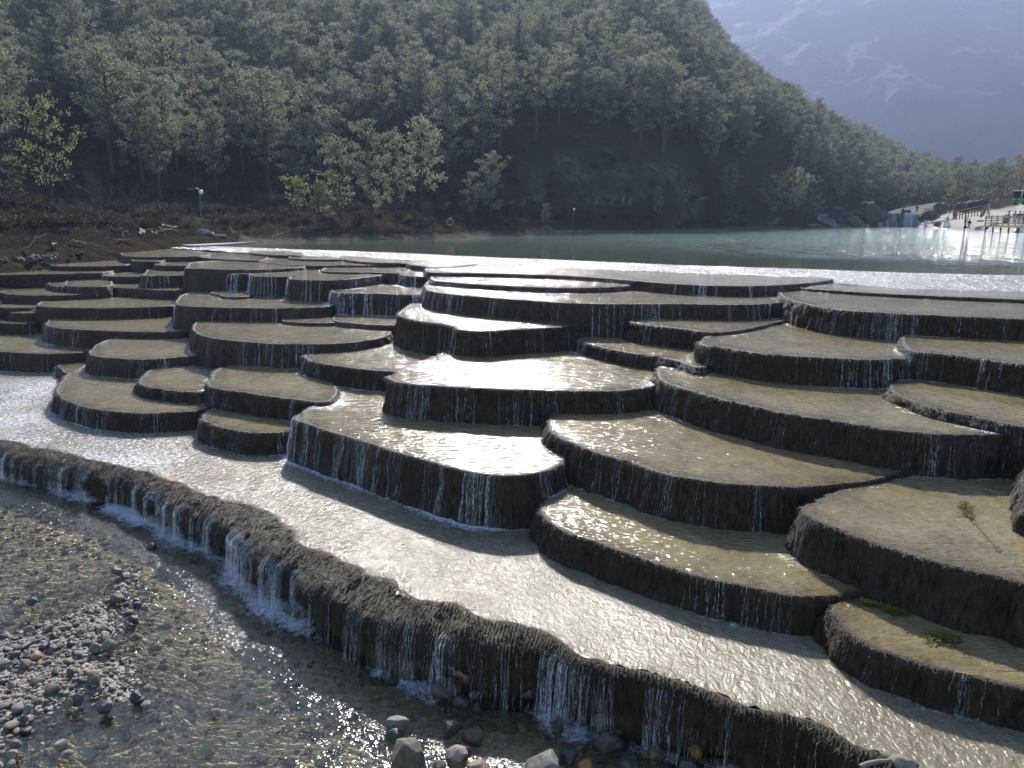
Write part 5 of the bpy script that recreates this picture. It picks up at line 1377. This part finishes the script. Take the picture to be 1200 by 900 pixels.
for u, v, pose, top, bot, lab in [(.9, 2.0, 'sit', 'red', 'black', "seated visitor in red on the deck's left end"), (2.3, 1.6, 'stand', 'black', 'black', "visitor in black at the left of the deck"), (2.9, 2.6, 'stand', 'black', 'beige', "visitor in black and beige next to the one in black on the deck"),
                                 (4.6, 2.2, 'stand', 'black', 'black', "visitor in dark clothes leaning in the middle of the deck"), (5.0, 1.0, 'stand', 'blue', 'beige', "visitor in a bright blue jacket at the deck railing"), (5.7, 2.4, 'stand', 'blue', 'black', "visitor in blue behind the bright blue jacket on the deck")]:
    person(on_deck(u, v), rng.uniform(-1, 1), lab, pose, top, bot)
def fence():
    a, b = far_pt(1121, 255, 118), far_pt(1157, 248, 112); root = empty("timber_fence", (0, 0, 0), 0, "brown timber rail fence climbing the beach left of the deck", "fence")
    n = 10
    for k in range(n+1):
        p = a+(b-a)*k/n; m = MB(); m.box(tuple(p+np.array([0, 0, .2])), (.09, .09, 1.1)); m.build("post", M['brownwood'], root)
    for z in (.35, .65, .95):
        m = MB(); m.tube([tuple(a+np.array([0, -.08, z])), tuple(b+np.array([0, -.08, z]))], .06, 6); m.build("rail", M['brownwood'], root)
fence()
def pole(x, y0, y1, D, rad, label, name, m, bend=0):
    a, b = far_pt(x, y0, D), far_pt(x+bend, y1, D); u = np.linspace(0, 1, 7)[:, None]; pts = a+(b-a)*u+np.array([.25*bend/6, 0, 0])*np.sin(u*3)
    v, f = tube_np(pts, rad*(1-.3*u[:, 0])*(1+.2*rng.normal(size=7)*(rad > .2)), 8); tag(npmesh(name, v, f, M[m]), label, "post" if rad < .2 else "trunk")
pole(1159, 256, 238, 105, .11, "tall pale wooden pole at the deck's left corner", "wooden_pole", 'wood')
pole(1149, 254, 242, 108, .28, "thick pale leaning dead trunk left of the deck", "dead_trunk", 'deadwood', 5)
pole(1118, 257, 246, 118, .30, "thick pale dead trunk at the fence's lower end", "dead_trunk", 'deadwood', 1)
for i, (x, y, w, h, D, lab) in enumerate([(1128, 243, 18, 14, 130, "grey rock outcrop behind the brown fence"), (1142, 241, 22, 14, 130, "flat-topped grey rock outcrop above the brown fence"), (1152, 239, 14, 14, 128, "right end block of the rock outcrop above the fence"), (1148, 259, 8, 3, 105, "flat stone lying on the beach left of the deck"), (1098, 262, 10, 8, 150, "brown rock on the beach by the white figures"), (1157, 267, 3, 4, 99.5, "small dark rock under the deck corner")]):
    p = far_pt(x, y, D); me = rock_mesh(760+i, 4, .9); me.materials.append(M['rock_far']); o = link("beach_rock", me); o.location = p; d = D*CP/F; o.scale = (w*d*1.1, w*d, h*d*.95); tag(o, lab, "rock", "rocks on the far beach")
for proto, x, y, hp, D, hn, lab in [(YEL, 1113, 250, 30, 132, 11, "olive conifer on the beach left of the brown fence"), (YEL, 1140, 242, 22, 140, 11, "olive conifer behind the grey rock outcrop"), (YEL, 1152, 240, 18, 142, 11, "small olive tree right behind the rock outcrop"), (PINES[0], 1180, 236, 30, 150, 11.5, "green pine behind the deck near the right edge"), (YEL, 1196, 226, 30, 150, 11, "yellow-green tree above the vehicle at the right edge"),
                                    (PINES[2], 1165, 240, 20, 155, 10, "small pine at the head of the pale slope")]:
    p = far_pt(x, y, D); tree(proto, p, hp*D*CP/F/hn, rng.uniform(0, 6), lab, "tree", "trees beside the far beach")
def cart():
    p = far_pt(1203, 240.5, 112.); o = empty("shuttle_cart", p, .15, "green and cream shuttle cart parked at the right edge above the deck", "vehicle")
    m = MB(); m.box((0, 0, .62), (3.4, 1.5, .6)); m.build("body", M['green'], o, False, .08)
    m = MB(); m.box((0, 0, 2.02), (3.5, 1.6, .12)); m.build("roof", M['cream'], o, False, .04)
    m = MB(); m.box((-1.66, 0, 1.45), (.04, 1.35, .95)); m.build("windscreen", M['window'], o)
    for x in (-1.6, -.4, .7, 1.6):
        for y in (-.7, .7): m = MB(); m.box((x, y, 1.44), (.07, .07, 1.06)); m.build("pillar", M['cream'], o)
    for x in (-.8, .3, 1.3): m = MB(); m.box((x, 0, 1.05), (.5, 1.3, .22)); m.box((x+.25, 0, 1.3), (.1, 1.3, .45)); m.build("seat", M['black'], o)
    for x in (-1.1, 1.1):
        for y in (-.72, .72):
            m = MB(); m.tube([(x, y-.1, .3), (x, y+.1, .3)], .3, 16); m.build("wheel", M['rubber'], o, True)
    for y in (-.5, .5): m = MB(); m.tube([(-1.72, y, .75), (-1.69, y, .75)], .1, 12); m.build("headlight", M['white_glass'], o)
cart()

# ------------------------------------------------------------------ algae and small things in the pools
def algae(H, pts, n, wd, label, strand=False):
    P = np.array([W(x, y, H) for x, y in pts]); q = spline(P, .02, False); V, Fq = [], []; b = 0
    for k in range(n):
        c = q[rng.integers(len(q))]+rng.normal(0, 1, 3)*np.array([wd, wd, .004]); a = rng.uniform(0, 6.28); L = rng.uniform(.03, .09); d = np.array([math.cos(a), math.sin(a), .15])*L; s = np.array([-math.sin(a), math.cos(a), 0])*rng.uniform(.004, .012)
        V += [c-s, c+s, c+d*.6+s+[0, 0, .008], c+d, c+d*.6-s+[0, 0, .008]]; Fq.append([b, b+1, b+2, b+4]); Fq.append([b+4, b+2, b+3, b+3]); b += 5
    V = np.array(V); V[:, 2] += .012
    parts = [(V, np.array(Fq))]
    if strand: parts.append(tube_np(q+np.array([0, 0, .012]), np.full(len(q), .006), 4))
    v, f = merge(parts); tag(npmesh("water_weed", v, f, M['algae'], smooth=False), label, "water weed", "water weed in the pools")
algae(3.37, [(1131, 592), (1133, 603), (1140, 612), (1155, 628), (1172, 648)], 12, .01, "long thin strand of green weed trailing across the right edge pool", True)
algae(3.37, [(1130, 591), (1133, 600), (1134, 606)], 260, .03, "clump of yellow-green weed at the head of the trailing strand")
algae(3.95, [(1092, 751), (1106, 748), (1118, 750)], 300, .04, "bright yellow-green weed patch in the lower right corner terrace")
algae(3.95, [(1036, 714), (1048, 717), (1058, 718)], 260, .04, "dull green weed patch by the wall in the corner terrace")
algae(3.95, [(1014, 708), (1024, 709)], 120, .02, "small yellow weed tuft left of the dull patch in the corner terrace")
def stick():
    a, b = W(1010, 899, 4.25), W(1046, 888, 4.22); u = np.linspace(0, 1, 6)[:, None]; v, f = tube_np(a+(b-a)*u+rng.normal(0, .012, (6, 3)), .022*(1-.4*u[:, 0]), 6); tag(npmesh("driftwood_stick", v, f, M['deadwood']), "bleached stick caught on the shelf's lip at the bottom right", "stick")
stick()

# ------------------------------------------------------------------ air
def haze():
    hm = bpy.data.materials.new("pale_blue_haze"); hm.use_nodes = True; nt = hm.node_tree; nt.nodes.clear(); out = nt.nodes.new("ShaderNodeOutputMaterial"); v = nt.nodes.new("ShaderNodeVolumePrincipled")
    v.inputs["Color"].default_value = (.20, .246, .355, 1); v.inputs["Density"].default_value = HAZE_DENSITY; v.inputs["Anisotropy"].default_value = .45
    nt.links.new(v.outputs[0], out.inputs["Volume"]); hm.cycles.volume_sampling = 'DISTANCE'; hm.cycles.homogeneous_volume = True
    m = MB(); m.box((0, 2300, 379), (9100, 6500, 764)); o = m.build("haze", hm); tag(o, "pale blue haze filling the valley", "haze", kind="stuff")
haze()
scene.cycles.volume_bounces = 0
scene.cycles.max_bounces = 8; scene.cycles.transparent_max_bounces = 24; scene.cycles.sample_clamp_indirect = 6
scene.cycles.use_denoising = True
scene.cycles.pixel_filter_type = 'BLACKMAN_HARRIS'; scene.cycles.filter_width = 1.5
scene.cycles.use_adaptive_sampling = False
